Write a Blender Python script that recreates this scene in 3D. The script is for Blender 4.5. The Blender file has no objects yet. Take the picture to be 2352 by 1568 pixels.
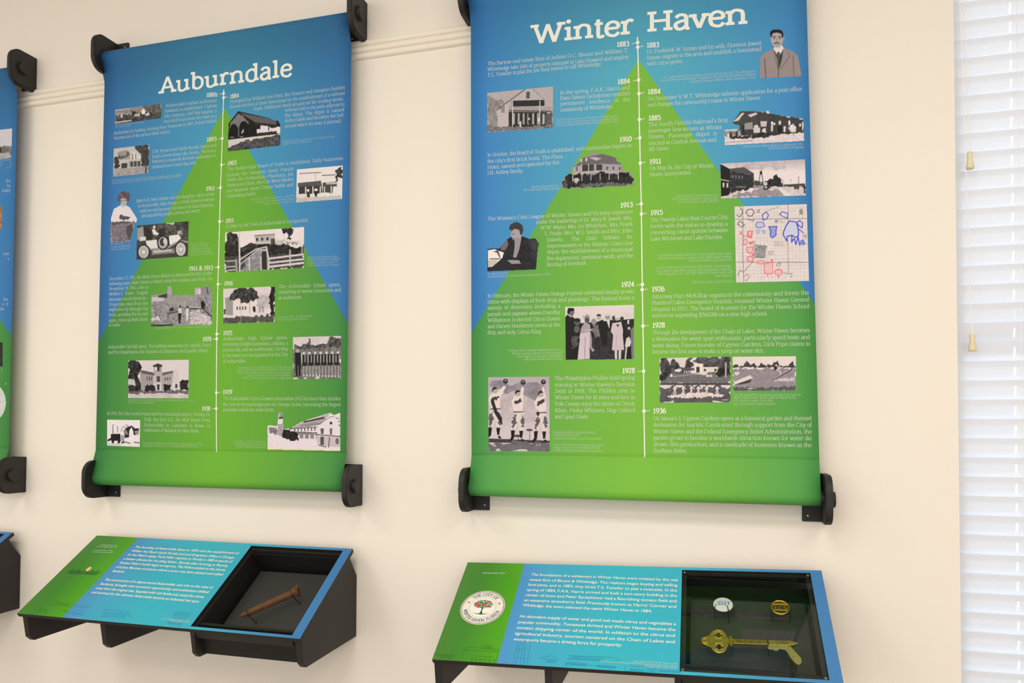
import bpy, bmesh, math, random
import numpy as np
from mathutils import Vector, Matrix

random.seed(4); SC = bpy.context.scene; COL = SC.collection
# ------------------------------------------------------------------ camera
FOC, YAW, PITCH, ROLL = 1717.38, .27492, .02493, .00344
CAM = np.array([1.69758, -2.04666, -.03862]); CX, CY = 1156.0, 939.0   # image centre of the (cropped) frame
def _axes():
    cy, sy, cp, sp = math.cos(YAW), math.sin(YAW), math.cos(PITCH), math.sin(PITCH)
    f = np.array([-sy*cp, cy*cp, sp]); r = np.array([cy, sy, 0.]); u = np.cross(r, f)
    cr, sr = math.cos(ROLL), math.sin(ROLL)
    return cr*r + sr*u, -sr*r + cr*u, f
AR, AU, AF = _axes()
cd = bpy.data.cameras.new('camera'); cam = bpy.data.objects.new('camera', cd); COL.objects.link(cam)
cd.sensor_fit = 'HORIZONTAL'; cd.sensor_width = 36.0; cd.lens = FOC*36/2352
cd.shift_x = (1176-CX)/2352; cd.shift_y = (CY-784)/2352
cd.clip_start = .05
M = Matrix(((AR[0], AU[0], -AF[0], CAM[0]), (AR[1], AU[1], -AF[1], CAM[1]), (AR[2], AU[2], -AF[2], CAM[2]), (0, 0, 0, 1)))
cam.matrix_world = M; SC.camera = cam
# ------------------------------------------------------------------ light
SC.view_settings.view_transform = 'Standard'; SC.view_settings.look = 'None'
SC.view_settings.gamma = 1.0; SC.view_settings.use_curve_mapping = False
SC.view_settings.exposure = 0.54
w = bpy.data.worlds.new('world'); SC.world = w; w.use_nodes = True
bg = w.node_tree.nodes['Background']; bg.inputs[0].default_value = (1, .975, .94, 1); bg.inputs[1].default_value = 0.95
def area(name, loc, size, power, col, rot=(0, 0, 0)):
    l = bpy.data.lights.new(name, 'AREA'); l.shape = 'RECTANGLE'; l.size, l.size_y = size; l.energy = power; l.color = col
    o = bpy.data.objects.new(name, l); COL.objects.link(o); o.location = loc; o.rotation_euler = rot; return o
CEIL = 1.75; FLOOR = -1.55
for i, (x, y) in enumerate([(-1.2, -2.1), (1.0, -2.1), (3.1, -2.1), (-1.2, -3.6), (1.0, -3.6), (3.1, -3.6)]):
    area('ceiling_lamp', (x, y, CEIL-.05), (1.15, .55), 15 if y > -3 else 11, (1, .945, .85))
sl = bpy.data.lights.new('sun', 'SUN'); sl.energy = 1.8; sl.angle = .05; sl.color = (1, .97, .93)
so = bpy.data.objects.new('sun', sl); COL.objects.link(so); so.rotation_euler = (math.radians(-48), 0, math.radians(8))

# ------------------------------------------------------------------ helpers
def lin(c):
    c = np.asarray(c, float)/255.
    return np.where(c <= .04045, c/12.92, ((c+.055)/1.055)**2.4)
def l4(c): return tuple(float(v) for v in lin(c)) + (1.,)
def ray(u, v): return AF + AR*((u-CX)/FOC) - AU*((v-CY)/FOC)
def unY(u, v, Y):
    u = np.asarray(u, float); v = np.asarray(v, float)
    d = AF + np.multiply.outer((u-CX)/FOC, AR) - np.multiply.outer((v-CY)/FOC, AU)
    return CAM + d*((Y-CAM[1])/d[..., 1])[..., None]
def unP(u, v, O, n):
    u = np.asarray(u, float); v = np.asarray(v, float)
    d = AF + np.multiply.outer((u-CX)/FOC, AR) - np.multiply.outer((v-CY)/FOC, AU)
    return CAM + d*(((O-CAM) @ n)/(d @ n))[..., None]

MATS = {}
def mat(name, col, rough=.6, metal=0., spec=.5, bump=0., bscale=200., var=0., vscale=30.):
    if name in MATS: return MATS[name]
    m = bpy.data.materials.new(name); m.use_nodes = True; nt = m.node_tree; b = nt.nodes['Principled BSDF']
    b.inputs['Base Color'].default_value = l4(col); b.inputs['Roughness'].default_value = rough
    b.inputs['Metallic'].default_value = metal; b.inputs['Specular IOR Level'].default_value = spec
    tc = nt.nodes.new('ShaderNodeTexCoord')
    if bump:
        n = nt.nodes.new('ShaderNodeTexNoise'); n.inputs['Scale'].default_value = bscale; n.inputs['Detail'].default_value = 3
        bp = nt.nodes.new('ShaderNodeBump'); bp.inputs['Strength'].default_value = bump; bp.inputs['Distance'].default_value = .001
        nt.links.new(tc.outputs['Object'], n.inputs['Vector']); nt.links.new(n.outputs['Fac'], bp.inputs['Height']); nt.links.new(bp.outputs['Normal'], b.inputs['Normal'])
    if var:
        n = nt.nodes.new('ShaderNodeTexNoise'); n.inputs['Scale'].default_value = vscale; n.inputs['Detail'].default_value = 4
        mx = nt.nodes.new('ShaderNodeMix'); mx.data_type = 'RGBA'
        mx.inputs[6].default_value = l4(np.clip(np.array(col)*(1-var), 0, 255)); mx.inputs[7].default_value = l4(np.clip(np.array(col)*(1+var), 0, 255))
        nt.links.new(tc.outputs['Object'], n.inputs['Vector']); nt.links.new(n.outputs['Fac'], mx.inputs[0]); nt.links.new(mx.outputs[2], b.inputs['Base Color'])
    MATS[name] = m; return m
def nd(nt, t, **kw):
    n = nt.nodes.new(t)
    for k, v in kw.items(): setattr(n, k, v)
    return n
def mathn(nt, op, a, b=None, clamp=False):
    n = nt.nodes.new('ShaderNodeMath'); n.operation = op; n.use_clamp = clamp
    for i, x in enumerate((a, b)):
        if x is None: continue
        if isinstance(x, (int, float)): n.inputs[i].default_value = x
        else: nt.links.new(x, n.inputs[i])
    return n.outputs[0]
def mixc(nt, f, a, b):
    n = nt.nodes.new('ShaderNodeMix'); n.data_type = 'RGBA'
    for i, x in ((0, f), (6, a), (7, b)):
        if isinstance(x, (tuple, list)): n.inputs[i].default_value = x
        elif isinstance(x, float): n.inputs[i].default_value = x
        else: nt.links.new(x, n.inputs[i])
    return n.outputs[2]
MB = mat('black_powder_coated_metal', (27, 25, 24), .55, bump=.25, bscale=500)
MD = mat('deep_black_panel', (12, 12, 12), .6)
MK = mat('dark_grey_lining', (38, 37, 35), .6, bump=.2, bscale=400)
MWALL = mat('cream_wall_paint', (240, 232, 222), .75, spec=.25, bump=.12, bscale=160)
MTRIM = mat('cream_trim_paint', (243, 235, 222), .5, spec=.35)
MSCREW = mat('zinc_screw', (175, 180, 178), .35, metal=.8)
MWHITE = mat('off_white_print_ink', (236, 236, 228), .7, spec=.2)
def ink(name, col, cover):
    """thin screen-printed ink: lets part of the ground colour through"""
    m = bpy.data.materials.new(name); m.use_nodes = True; nt = m.node_tree; b = nt.nodes['Principled BSDF']; b.inputs['Base Color'].default_value = l4(col); b.inputs['Roughness'].default_value = .7; b.inputs['Specular IOR Level'].default_value = .2
    b.inputs['Alpha'].default_value = cover; return m
MTXT = ink('pale_print_ink', (232, 238, 222), .70); MCAP = ink('faint_print_ink', (226, 238, 216), .46)
MTXT1 = ink('pale_print_ink_left', (228, 236, 220), .56); MCAP1 = ink('faint_print_ink_left', (222, 234, 214), .34); MYR1 = ink('year_ink_left', (236, 236, 226), .82)
MPIC = bpy.data.materials.new('printed_halftone'); MPIC.use_nodes = True
_b = MPIC.node_tree.nodes['Principled BSDF']; _b.inputs['Roughness'].default_value = .65; _b.inputs['Specular IOR Level'].default_value = .2
_a = MPIC.node_tree.nodes.new('ShaderNodeVertexColor'); _a.layer_name = 'Col'; MPIC.node_tree.links.new(_a.outputs[0], _b.inputs['Base Color'])

def wloc(o):
    p = Vector((0, 0, 0))
    while o is not None: p = p + o.location; o = o.parent
    return np.array(p)
def link(o, parent=None, label=None, cat=None, group=None, kind=None):
    COL.objects.link(o)
    if parent is not None: o.parent = parent
    if label: o['label'] = label
    if cat: o['category'] = cat
    if group: o['group'] = group
    if kind: o['kind'] = kind
    return o
def empty(name, loc, label, cat, group=None):
    o = bpy.data.objects.new(name, None); o.empty_display_size = .05; o.location = loc
    return link(o, None, label, cat, group)
def meshobj(name, V, Fc, m, parent=None, smooth=False, colors=None, fm=None, **kw):
    """V are world coordinates; the object sits at its parent's origin"""
    V = np.asarray(V, float); base = wloc(parent)
    me = bpy.data.meshes.new(name); me.from_pydata((V-base).tolist(), [], Fc)
    for x in (m if isinstance(m, (list, tuple)) else [m]): me.materials.append(x)
    if fm is not None: me.polygons.foreach_set('material_index', np.asarray(fm, 'i'))
    if smooth: me.polygons.foreach_set('use_smooth', [True]*len(me.polygons))
    if colors is not None:
        at = me.color_attributes.new('Col', 'FLOAT_COLOR', 'POINT')
        c = np.ones((len(V), 4), 'f'); c[:, :3] = colors; at.data.foreach_set('color', c.ravel())
    me.update()
    o = bpy.data.objects.new(name, me); return link(o, parent, **kw)
class G:
    """gathers faces for one mesh"""
    def __init__(s): s.V = []; s.F = []; s.M = []
    def add(s, V, F, m=0):
        k = len(s.V); s.V += [tuple(v) for v in V]; s.F += [tuple(i+k for i in f) for f in F]; s.M += [m]*len(F)
    def box(s, x0, x1, y0, y1, z0, z1, m=0, fr=None):
        V = [(x, y, z) for x in (x0, x1) for y in (y0, y1) for z in (z0, z1)]
        if fr: V = [fr[0]+fr[1]*v[0]+fr[2]*v[1]+fr[3]*v[2] for v in V]
        s.add(V, [(0, 1, 3, 2), (4, 6, 7, 5), (0, 4, 5, 1), (2, 3, 7, 6), (0, 2, 6, 4), (1, 5, 7, 3)], m)
    def tube(s, P, r, n=8, m=0, cap=True):
        P = [np.array(p, float) for p in P]; V = []; k = len(P)
        rr = r if isinstance(r, (list, tuple)) else [r]*k
        for i, p in enumerate(P):
            t = P[min(i+1, k-1)]-P[max(i-1, 0)]; t /= np.linalg.norm(t)+1e-12
            a = np.cross(t, (0, 0, 1.)) if abs(t[2]) < .9 else np.cross(t, (1., 0, 0)); a /= np.linalg.norm(a); b = np.cross(t, a)
            V += [p+rr[i]*(math.cos(2*math.pi*j/n)*a+math.sin(2*math.pi*j/n)*b) for j in range(n)]
        F = [(i*n+j, i*n+(j+1) % n, (i+1)*n+(j+1) % n, (i+1)*n+j) for i in range(k-1) for j in range(n)]
        if cap: F += [tuple(range(n))[::-1], tuple(range((k-1)*n, k*n))]
        s.add(V, F, m)
    def prism(s, poly, axis, a0, a1, m=0, fr=None):
        """poly: 2-D outline, extruded along axis 0 (poly = (y,z)) or 2 (poly = (x,y))"""
        n = len(poly)
        if axis == 0: V = [(a0, p[0], p[1]) for p in poly]+[(a1, p[0], p[1]) for p in poly]
        else: V = [(p[0], p[1], a0) for p in poly]+[(p[0], p[1], a1) for p in poly]
        if fr: V = [fr[0]+fr[1]*v[0]+fr[2]*v[1]+fr[3]*v[2] for v in V]
        s.add(V, [tuple(range(n)), tuple(range(n, 2*n))[::-1]]+[(i, (i+1) % n, n+(i+1) % n, n+i) for i in range(n)], m)
    def obj(s, name, m, parent=None, bevel=0, **kw):
        fm = s.M if isinstance(m, (list, tuple)) else None
        o = meshobj(name, s.V, s.F, m, parent, fm=fm, **kw)
        bm = bmesh.new(); bm.from_mesh(o.data); bmesh.ops.recalc_face_normals(bm, faces=bm.faces)
        if bevel: bmesh.ops.bevel(bm, geom=bm.edges, offset=bevel, segments=2, affect='EDGES', clamp_overlap=True)
        bm.to_mesh(o.data); bm.free(); return o
def struct(name, g, m, **kw): o = g.obj(name, m, **kw); o['kind'] = 'structure'; return o
# ------------------------------------------------------------------ room
WX0, WX1, WZ0, WZ1 = 2.268, 3.30, -.95, 1.45
g = G(); T = .16
g.box(-3.6, WX0, 0, T, FLOOR, CEIL); g.box(WX1, 4.6, 0, T, FLOOR, CEIL); g.box(WX0, WX1, 0, T, FLOOR, WZ0); g.box(WX0, WX1, 0, T, WZ1, CEIL)
struct('wall_back', g, MWALL)
g = G(); g.box(-3.75, -3.6, -5, T, FLOOR, CEIL); struct('wall_left', g, MWALL)
g = G(); g.box(4.6, 4.75, -5, T, FLOOR, CEIL); struct('wall_right', g, MWALL)
g = G(); g.box(-3.75, 4.75, -5, T, FLOOR-.1, FLOOR); struct('floor', g, mat('grey_brown_carpet', (172, 162, 150), .95, bump=.6, bscale=300, var=.12, vscale=60))
g = G(); g.box(-3.75, 4.75, -5, T, CEIL, CEIL+.1); struct('ceiling', g, mat('white_ceiling_tile', (232, 228, 218), .9, bump=.3, bscale=120))
# picture rail: three rounded beads
prof = [(0, 1.137)]
for k in range(3):
    zt = 1.137-k*.0200
    for j in range(9):
        a = math.pi*j/8
        prof.append((-.0035-.0085*math.sin(a)*(1 if k else .8), zt-.0012-.0088*(1-math.cos(a))))
prof += [(-.0030, 1.0775), (0, 1.077)]
g = G(); g.prism(prof, 0, -3.6, WX0-.001); struct('trim_1', g, MTRIM)
g = G(); g.prism(prof, 0, WX1+.001, 4.6); struct('trim_2', g, MTRIM)
# window behind the blind
g = G(); fy0, fy1 = .10, .145; f = .012
g.box(WX0, WX0+f, fy0, fy1, WZ0, WZ1); g.box(WX1-f, WX1, fy0, fy1, WZ0, WZ1); g.box(WX0+f, WX1-f, fy0, fy1, WZ1-f, WZ1); g.box(WX0+f, WX1-f, fy0, fy1, WZ0, WZ0+f)
g.box(WX0+f, WX1-f, fy0+.01, fy1-.005, .23, .27)
wf = struct('window_1', g, mat('white_window_frame', (238, 240, 240), .4))
mg = bpy.data.materials.new('window_glass'); mg.use_nodes = True; nt = mg.node_tree; nt.nodes.remove(nt.nodes['Principled BSDF'])
tr = nd(nt, 'ShaderNodeBsdfTransparent'); tr.inputs[0].default_value = (.95, .98, .97, 1); gl = nd(nt, 'ShaderNodeBsdfGlossy'); gl.inputs['Roughness'].default_value = .02
fr_ = nd(nt, 'ShaderNodeFresnel'); mx = nd(nt, 'ShaderNodeMixShader'); ge = nd(nt, 'ShaderNodeNewGeometry'); nt.links.new(mathn(nt, 'MULTIPLY', fr_.outputs[0], mathn(nt, 'SUBTRACT', 1., ge.outputs['Backfacing'])), mx.inputs[0]); nt.links.new(tr.outputs[0], mx.inputs[1]); nt.links.new(gl.outputs[0], mx.inputs[2])
nt.links.new(mx.outputs[0], nt.nodes['Material Output'].inputs[0]); MGLASS = mg
g = G(); g.box(WX0+f, WX1-f, .120, .124, WZ0+f, WZ1-f); g.obj('window_pane', mg, wf)
# ------------------------------------------------------------------ venetian blind
ms = bpy.data.materials.new('white_blind_slat'); ms.use_nodes = True; nt = ms.node_tree; b = nt.nodes['Principled BSDF']
b.inputs['Base Color'].default_value = l4((243, 243, 247)); b.inputs['Roughness'].default_value = .45
tl = nd(nt, 'ShaderNodeBsdfTranslucent'); tl.inputs[0].default_value = (.84, .90, 1, 1); mx = nd(nt, 'ShaderNodeMixShader'); mx.inputs[0].default_value = .36
nt.links.new(b.outputs[0], mx.inputs[1]); nt.links.new(tl.outputs[0], mx.inputs[2]); nt.links.new(mx.outputs[0], nt.nodes['Material Output'].inputs[0])
MCORD = mat('white_cord', (246, 243, 242), .8); MTAS = mat('cream_plastic_tassel', (226, 214, 182), .4)
BX0, BX1, BYc = 2.272, 3.294, .045
blind = empty('venetian_blind', (2.78, BYc, WZ0), 'white horizontal slat blind closed over the bright window at the right', 'blind')
g = G(); g.box(BX0, BX1, BYc-.028, BYc+.028, WZ1-.05, WZ1-.002); g.obj('headrail', ms, blind, bevel=.002)
pitch = .0473; tilt = math.radians(74); n0 = -int((WZ1-.06-1.0308)/pitch)
slots = [2.4035, 3.16]; sy = .0105; wsl = .0022
cols = [BX0]
for s_ in slots: cols += [s_-wsl, s_+wsl]
cols.append(BX1)
crown = lambda t: .0022*(1-(2*t)**2)
def slat(zb):
    g = G(); ts = [-.5, -.36, -.22, 0, .22, .36, .5]
    def pt(x, t, off):
        c = .0530*t; y = BYc - math.cos(tilt)*c; z = zb+.0243+math.sin(tilt)*c
        nrm = np.array([0, -math.sin(tilt), -math.cos(tilt)]); p = np.array([x, y, z])
        return p+nrm*(crown(t)+off)
    for a, bcol in zip(cols[:-1], cols[1:]):
        hole = (bcol-a) < .01
        for i in range(len(ts)-1):
            if hole and ts[i] >= -.23 and ts[i+1] <= .23: continue
            t0, t1 = ts[i], ts[i+1]
            V = [pt(a, t0, 0), pt(bcol, t0, 0), pt(bcol, t1, 0), pt(a, t1, 0), pt(a, t0, -.0025), pt(bcol, t0, -.0025), pt(bcol, t1, -.0025), pt(a, t1, -.0025)]
            g.add(V, [(0, 1, 2, 3), (7, 6, 5, 4)])
            if i == 0: g.add(V, [(0, 4, 5, 1)])
            if i == len(ts)-2: g.add(V, [(3, 2, 6, 7)])
    return g
k = n0
proto = None
while True:
    zb = 1.0245 - k*pitch
    if zb < WZ0+.03: break
    if proto is None:
        proto = slat(zb).obj('blind_slat', ms, blind, smooth=False); z00 = zb
    else:
        c = proto.copy(); COL.objects.link(c); c.parent = blind; c.location = (0, 0, zb-z00)
    k += 1
g = G(); g.box(BX0, BX1, BYc-.02, BYc+.02, WZ0+.002, WZ0+.022); g.obj('bottom_rail', ms, blind, bevel=.002)
for s_ in slots:
    g = G(); g.tube([(s_+.0075, BYc-.022, WZ1-.03), (s_+.0075, BYc-.022, WZ0+.02)], .0008, 6); g.obj('ladder_cord', MCORD, blind)
def lift(px0, px1, py1, X=None):
    yb = BYc-.034
    top = unY(px0, 5, yb); end = unY(px1, py1-16, yb)
    g = G(); top2 = top+(top-end)*.55; g.tube([top2, top, end], .0011, 6); c = g.obj('lift_cord', MCORD, blind)
    g = G(); p = end
    g.tube([p+(0, 0, .002), p-(0, 0, .004), p-(0, 0, .016), p-(0, 0, .036), p-(0, 0, .040)], [.005, .0068, .0058, .0098, .0085], 14); g.obj('tassel', MTAS, c, smooth=True)
lift(2213.5, 2227.5, 367); lift(2204.5, 2233, 785)
# ------------------------------------------------------------------ a drawn slab-serif alphabet (x-height 50, cap height 70)
# strokes: L = straight, C = smooth curve, S = serif x,y,half width, D = dot
FT = {
'a': (48, 'C 8,40 14,48 24,50 34,46 37,36;L 37,40 37,7;C 37,7 39,1 46,2;C 37,30 20,27 8,20 7,10 14,1 24,1 37,10'),
'b': (56, 'L 12,75 12,2;C 12,38 22,49 34,49 46,40 49,25 46,10 34,1 22,1 12,10;S 8,75,5'),
'c': (46, 'C 41,40 33,49 24,50 11,43 6,25 11,7 25,0 35,2 42,10'),
'd': (57, 'L 44,75 44,2;C 44,38 34,49 22,49 10,40 7,25 10,10 22,1 34,1 44,10;S 40,75,5;S 48,1,5'),
'e': (48, 'L 8,27 42,27;C 42,27 39,43 25,50 11,43 6,25 11,7 26,0 36,3 43,11'),
'f': (31, 'C 33,70 28,75 19,72 14,62 14,52;L 14,56 14,0;L 4,48 27,48;S 14,0,10'),
'g': (50, 'C 24,50 12,46 8,34 12,21 24,17 36,21 40,34 36,46 24,50;C 14,19 9,12 18,6 34,3 42,-5 38,-16 22,-21 8,-17 6,-8 14,2;L 37,46 48,48'),
'h': (60, 'L 12,75 12,0;C 12,36 22,48 34,49 44,44 47,33;L 47,35 47,0;S 12,0,9;S 47,0,9;S 8,75,5'),
'i': (29, 'L 14,49 14,0;S 14,0,10;S 10,49,5;D 14,68'),
'j': (27, 'L 16,49 16,-6;C 16,-6 14,-18 6,-21 0,-18;S 12,49,5;D 16,68'),
'k': (55, 'L 12,75 12,0;L 43,48 14,22;L 23,29 46,0;S 12,0,9;S 46,0,9;S 42,48,9;S 8,75,5'),
'l': (29, 'L 14,75 14,0;S 14,0,10;S 10,75,5'),
'm': (88, 'L 12,49 12,0;C 12,36 22,48 32,49 41,44 44,33;L 44,36 44,0;C 44,36 54,48 63,49 73,44 76,33;L 76,36 76,0;S 12,0,9;S 44,0,9;S 76,0,9;S 8,49,5'),
'n': (60, 'L 12,49 12,0;C 12,36 22,48 34,49 44,44 47,33;L 47,35 47,0;S 12,0,9;S 47,0,9;S 8,49,5'),
'o': (52, 'C 26,50 11,43 6,25 11,7 26,0 41,7 46,25 41,43 26,50'),
'p': (56, 'L 12,49 12,-22;C 12,38 22,49 34,49 46,40 49,25 46,10 34,1 22,1 12,10;S 12,-22,9;S 8,49,5'),
'q': (56, 'L 44,49 44,-22;C 44,38 34,49 22,49 10,40 7,25 10,10 22,1 34,1 44,10;S 44,-22,9'),
'r': (40, 'L 13,49 13,0;C 13,34 20,46 28,50 37,45;S 14,0,10;S 9,49,5'),
's': (40, 'C 34,39 28,48 19,50 9,46 8,36 15,29 26,22 34,14 31,4 20,0 10,2 5,11'),
't': (32, 'L 14,64 14,10;C 14,12 16,1 24,0 31,5;L 3,48 28,48'),
'u': (60, 'L 12,49 12,14;C 12,16 15,4 25,0 36,3 46,12;L 46,49 46,0;S 8,49,5;S 42,49,5;S 50,1,5'),
'v': (50, 'L 7,48 25,0;L 43,48 25,0;S 7,48,8;S 43,48,8'),
'w': (74, 'L 7,48 22,0;L 37,46 22,0;L 37,46 52,0;L 67,48 52,0;S 7,48,8;S 67,48,8'),
'x': (50, 'L 8,48 42,0;L 42,48 8,0;S 8,48,7;S 42,48,7;S 8,0,7;S 42,0,7'),
'y': (50, 'L 7,48 26,4;L 43,48 22,-10;C 22,-10 16,-20 6,-20;S 7,48,8;S 43,48,8'),
'z': (45, 'L 7,48 38,48;L 38,48 7,1;L 7,1 39,1'),
'A': (70, 'L 35,70 8,0;L 35,70 62,0;L 17,24 53,24;S 8,0,9;S 62,0,9'),
'B': (62, 'L 14,70 14,0;C 14,69 34,69 46,64 47,46 36,37 14,37;L 14,37 32,37;C 32,37 50,33 54,18 46,3 30,1 14,1;S 10,70,5;S 10,0,5'),
'C': (66, 'C 57,56 48,68 36,70 16,62 8,35 16,8 37,0 50,3 59,15'),
'D': (72, 'L 14,70 14,0;C 14,69 36,69 56,60 64,35 56,10 36,1 14,1;S 10,70,5;S 10,0,5'),
'E': (58, 'L 14,70 14,0;L 14,69 50,69;L 14,36 42,36;L 14,1 52,1;S 10,70,5;S 10,0,5;L 50,69 50,58;L 52,1 52,13'),
'F': (54, 'L 14,70 14,0;L 14,69 50,69;L 14,36 42,36;S 14,0,10;S 10,70,5;L 50,69 50,58'),
'G': (72, 'C 58,56 48,68 36,70 16,62 8,35 16,8 37,0 50,3 60,10;L 60,32 60,6;S 57,32,10'),
'H': (76, 'L 15,70 15,0;L 61,70 61,0;L 15,36 61,36;S 15,70,10;S 15,0,10;S 61,70,10;S 61,0,10'),
'I': (32, 'L 16,70 16,0;S 16,70,10;S 16,0,10'),
'J': (34, 'L 20,70 20,4;C 20,6 17,-8 8,-12 0,-8;S 20,70,10'),
'K': (68, 'L 14,70 14,0;L 56,70 15,34;L 27,42 58,0;S 14,70,10;S 14,0,10;S 56,70,9;S 59,0,9'),
'L': (56, 'L 14,70 14,0;L 14,1 50,1;S 14,70,10;S 10,0,5;L 50,1 50,14'),
'M': (88, 'L 15,70 15,0;L 15,70 44,6;L 73,70 44,6;L 73,70 73,0;S 11,70,6;S 77,70,6;S 15,0,10;S 73,0,10'),
'N': (76, 'L 15,70 15,0;L 15,70 61,0;L 61,70 61,0;S 10,70,5;S 61,70,10;S 15,0,10'),
'O': (74, 'C 37,70 16,62 8,35 16,8 37,0 58,8 66,35 58,62 37,70'),
'P': (60, 'L 14,70 14,0;C 14,69 36,69 50,63 52,50 45,36 32,33 14,33;S 10,70,5;S 14,0,10'),
'Q': (74, 'C 37,70 16,62 8,35 16,8 37,0 58,8 66,35 58,62 37,70;L 36,2 60,-14'),
'R': (66, 'L 14,70 14,0;C 14,69 36,69 49,63 51,50 44,38 32,35 14,35;L 32,35 56,0;S 10,70,5;S 14,0,10;S 58,0,7'),
'S': (54, 'C 44,57 36,68 26,70 12,66 9,52 18,41 34,32 46,20 42,5 27,0 14,3 8,16'),
'T': (62, 'L 31,70 31,0;L 6,69 56,69;L 6,69 6,57;L 56,69 56,57;S 31,0,11'),
'U': (74, 'L 15,70 15,24;C 15,26 18,7 37,0 56,7 59,26;L 59,24 59,70;S 15,70,10;S 59,70,10'),
'V': (70, 'L 8,69 35,0;L 62,69 35,0;S 8,69,9;S 62,69,9'),
'W': (100, 'L 9,69 30,0;L 50,66 30,0;L 50,66 70,0;L 91,69 70,0;S 9,69,10;S 91,69,10'),
'X': (68, 'L 10,70 58,0;L 58,70 10,0;S 10,70,8;S 58,70,8;S 10,0,8;S 58,0,8'),
'Y': (66, 'L 9,70 33,34;L 57,70 33,34;L 33,34 33,0;S 9,70,8;S 57,70,8;S 33,0,10'),
'Z': (60, 'L 10,69 50,69;L 50,69 9,1;L 9,1 52,1'),
'0': (50, 'C 25,68 11,58 7,34 11,10 25,0 39,10 43,34 39,58 25,68'),
'1': (40, 'L 21,68 21,0;L 21,67 9,58;S 21,0,12'),
'2': (48, 'C 8,52 13,65 24,68 38,62 39,48 28,28 8,3;L 8,2 42,2'),
'3': (48, 'C 9,57 22,68 36,62 37,47 27,37 18,36;C 18,36 34,35 42,22 36,5 20,0 7,8'),
'4': (50, 'L 34,68 34,0;L 34,66 6,20;L 6,19 45,19;S 34,0,9'),
'5': (48, 'L 39,67 13,67;L 13,67 11,37;C 11,37 24,43 38,36 41,20 33,4 19,0 7,7'),
'6': (50, 'C 38,66 24,62 12,46 7,24 12,6 25,0 39,6 43,21 38,36 26,41 13,34 8,22'),
'7': (48, 'L 8,66 42,66;L 42,66 20,0'),
'8': (50, 'C 25,68 12,62 11,50 20,40 34,32 42,18 38,5 25,0 12,5 8,18 16,32 30,40 39,50 38,62 25,68'),
'9': (50, 'C 12,2 26,6 38,22 43,44 38,62 25,68 11,62 7,47 12,32 24,27 37,34 42,46'),
'.': (24, 'D 12,4'), ',': (24, 'D 12,4;L 14,2 9,-11'), "'": (20, 'L 11,72 9,54'), '-': (32, 'L 6,24 26,24'),
'(': (30, 'C 24,74 11,54 9,28 12,0 24,-18'), ')': (30, 'C 6,74 19,54 21,28 18,0 6,-18'),
'&': (72, 'C 60,38 50,10 28,0 10,8 10,24 26,36 40,48 40,62 30,69 20,62 20,50 34,30 64,1'),
'$': (50, 'C 42,54 34,64 25,66 11,60 11,46 25,35 39,24 39,8 25,1 15,4 8,13;L 25,75 25,-9'), ':': (24, 'D 12,4;D 12,40'),
}
def catmull(P, n=4):
    P = np.array(P, float); closed = np.allclose(P[0], P[-1]); out = []
    m = len(P)
    for i in range(m-1):
        p1, p2 = P[i], P[i+1]
        p0 = P[i-1] if i > 0 else (P[m-2] if closed else 2*p1-p2)
        p3 = P[i+2] if i+2 < m else (P[1] if closed else 2*p2-p1)
        for t in np.arange(n)/n:
            out.append(.5*((2*p1)+(-p0+p2)*t+(2*p0-5*p1+4*p2-p3)*t*t+(-p0+3*p1-3*p2+p3)*t**3))
    out.append(P[-1]); return np.array(out)
def ribbon(P, wf):
    P = np.asarray(P, float); T = np.gradient(P, axis=0) if len(P) > 2 else np.array([P[1]-P[0]]*2)
    T = T/(np.linalg.norm(T, axis=1, keepdims=True)+1e-9); N = np.stack([-T[:, 1], T[:, 0]], 1)
    h = np.array([wf(t) for t in T])[:, None]/2
    V = np.concatenate([P+N*h, P-N*h]); n = len(P)
    return V, [(i, i+1, n+i+1, n+i) for i in range(n-1)]
_gc = {}
def glyph(ch, thick, thin, sub=4):
    key = (ch, thick, thin, sub)
    if key in _gc: return _gc[key]
    if ch not in FT: ch = '-'
    adv, s = FT[ch]; V = []; F = []
    wf = lambda t: thin+(thick-thin)*abs(t[1])**1.3
    def add(v, f):
        k = sum(len(x) for x in V); V.append(np.asarray(v, float)); F.extend([tuple(i+k for i in q) for q in f])
    for st in s.split(';'):
        k, rest = st[0], st[2:]
        if k in 'LC':
            P = [tuple(map(float, q.split(','))) for q in rest.split()]
            add(*ribbon(catmull(P, sub) if k == 'C' else P, wf))
        elif k == 'S':
            x, y, h = map(float, rest.split(',')); h = h+thick*.28; t = max(thin*1.05, 3.2)
            y0 = y if y < 5 and y > -5 or y < -5 else y-t
            if y0 < 5: pass
            add([(x-h, y0), (x+h, y0), (x+h, y0+t), (x-h, y0+t)], [(0, 1, 2, 3)])
        elif k == 'D':
            x, y = map(float, rest.split(',')); r = thick*.62+.8
            add([(x+r*math.cos(a*math.pi/4), y+r*math.sin(a*math.pi/4)) for a in range(8)], [tuple(range(8))])
    Z = []; z = 0.      # crossing strokes of a letter lie a hair apart
    for v in V:
        n = len(v)//2; r = z+np.arange(n)*2e-6; Z += [r, r] if len(v) == 2*n and len(v) != 8 else [np.full(len(v), z)]
        z = r.max()+8e-6
    Z = np.concatenate(Z)
    _gc[key] = (adv, np.column_stack([np.concatenate(V), Z]), F); return _gc[key]
_ic = {}
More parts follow.
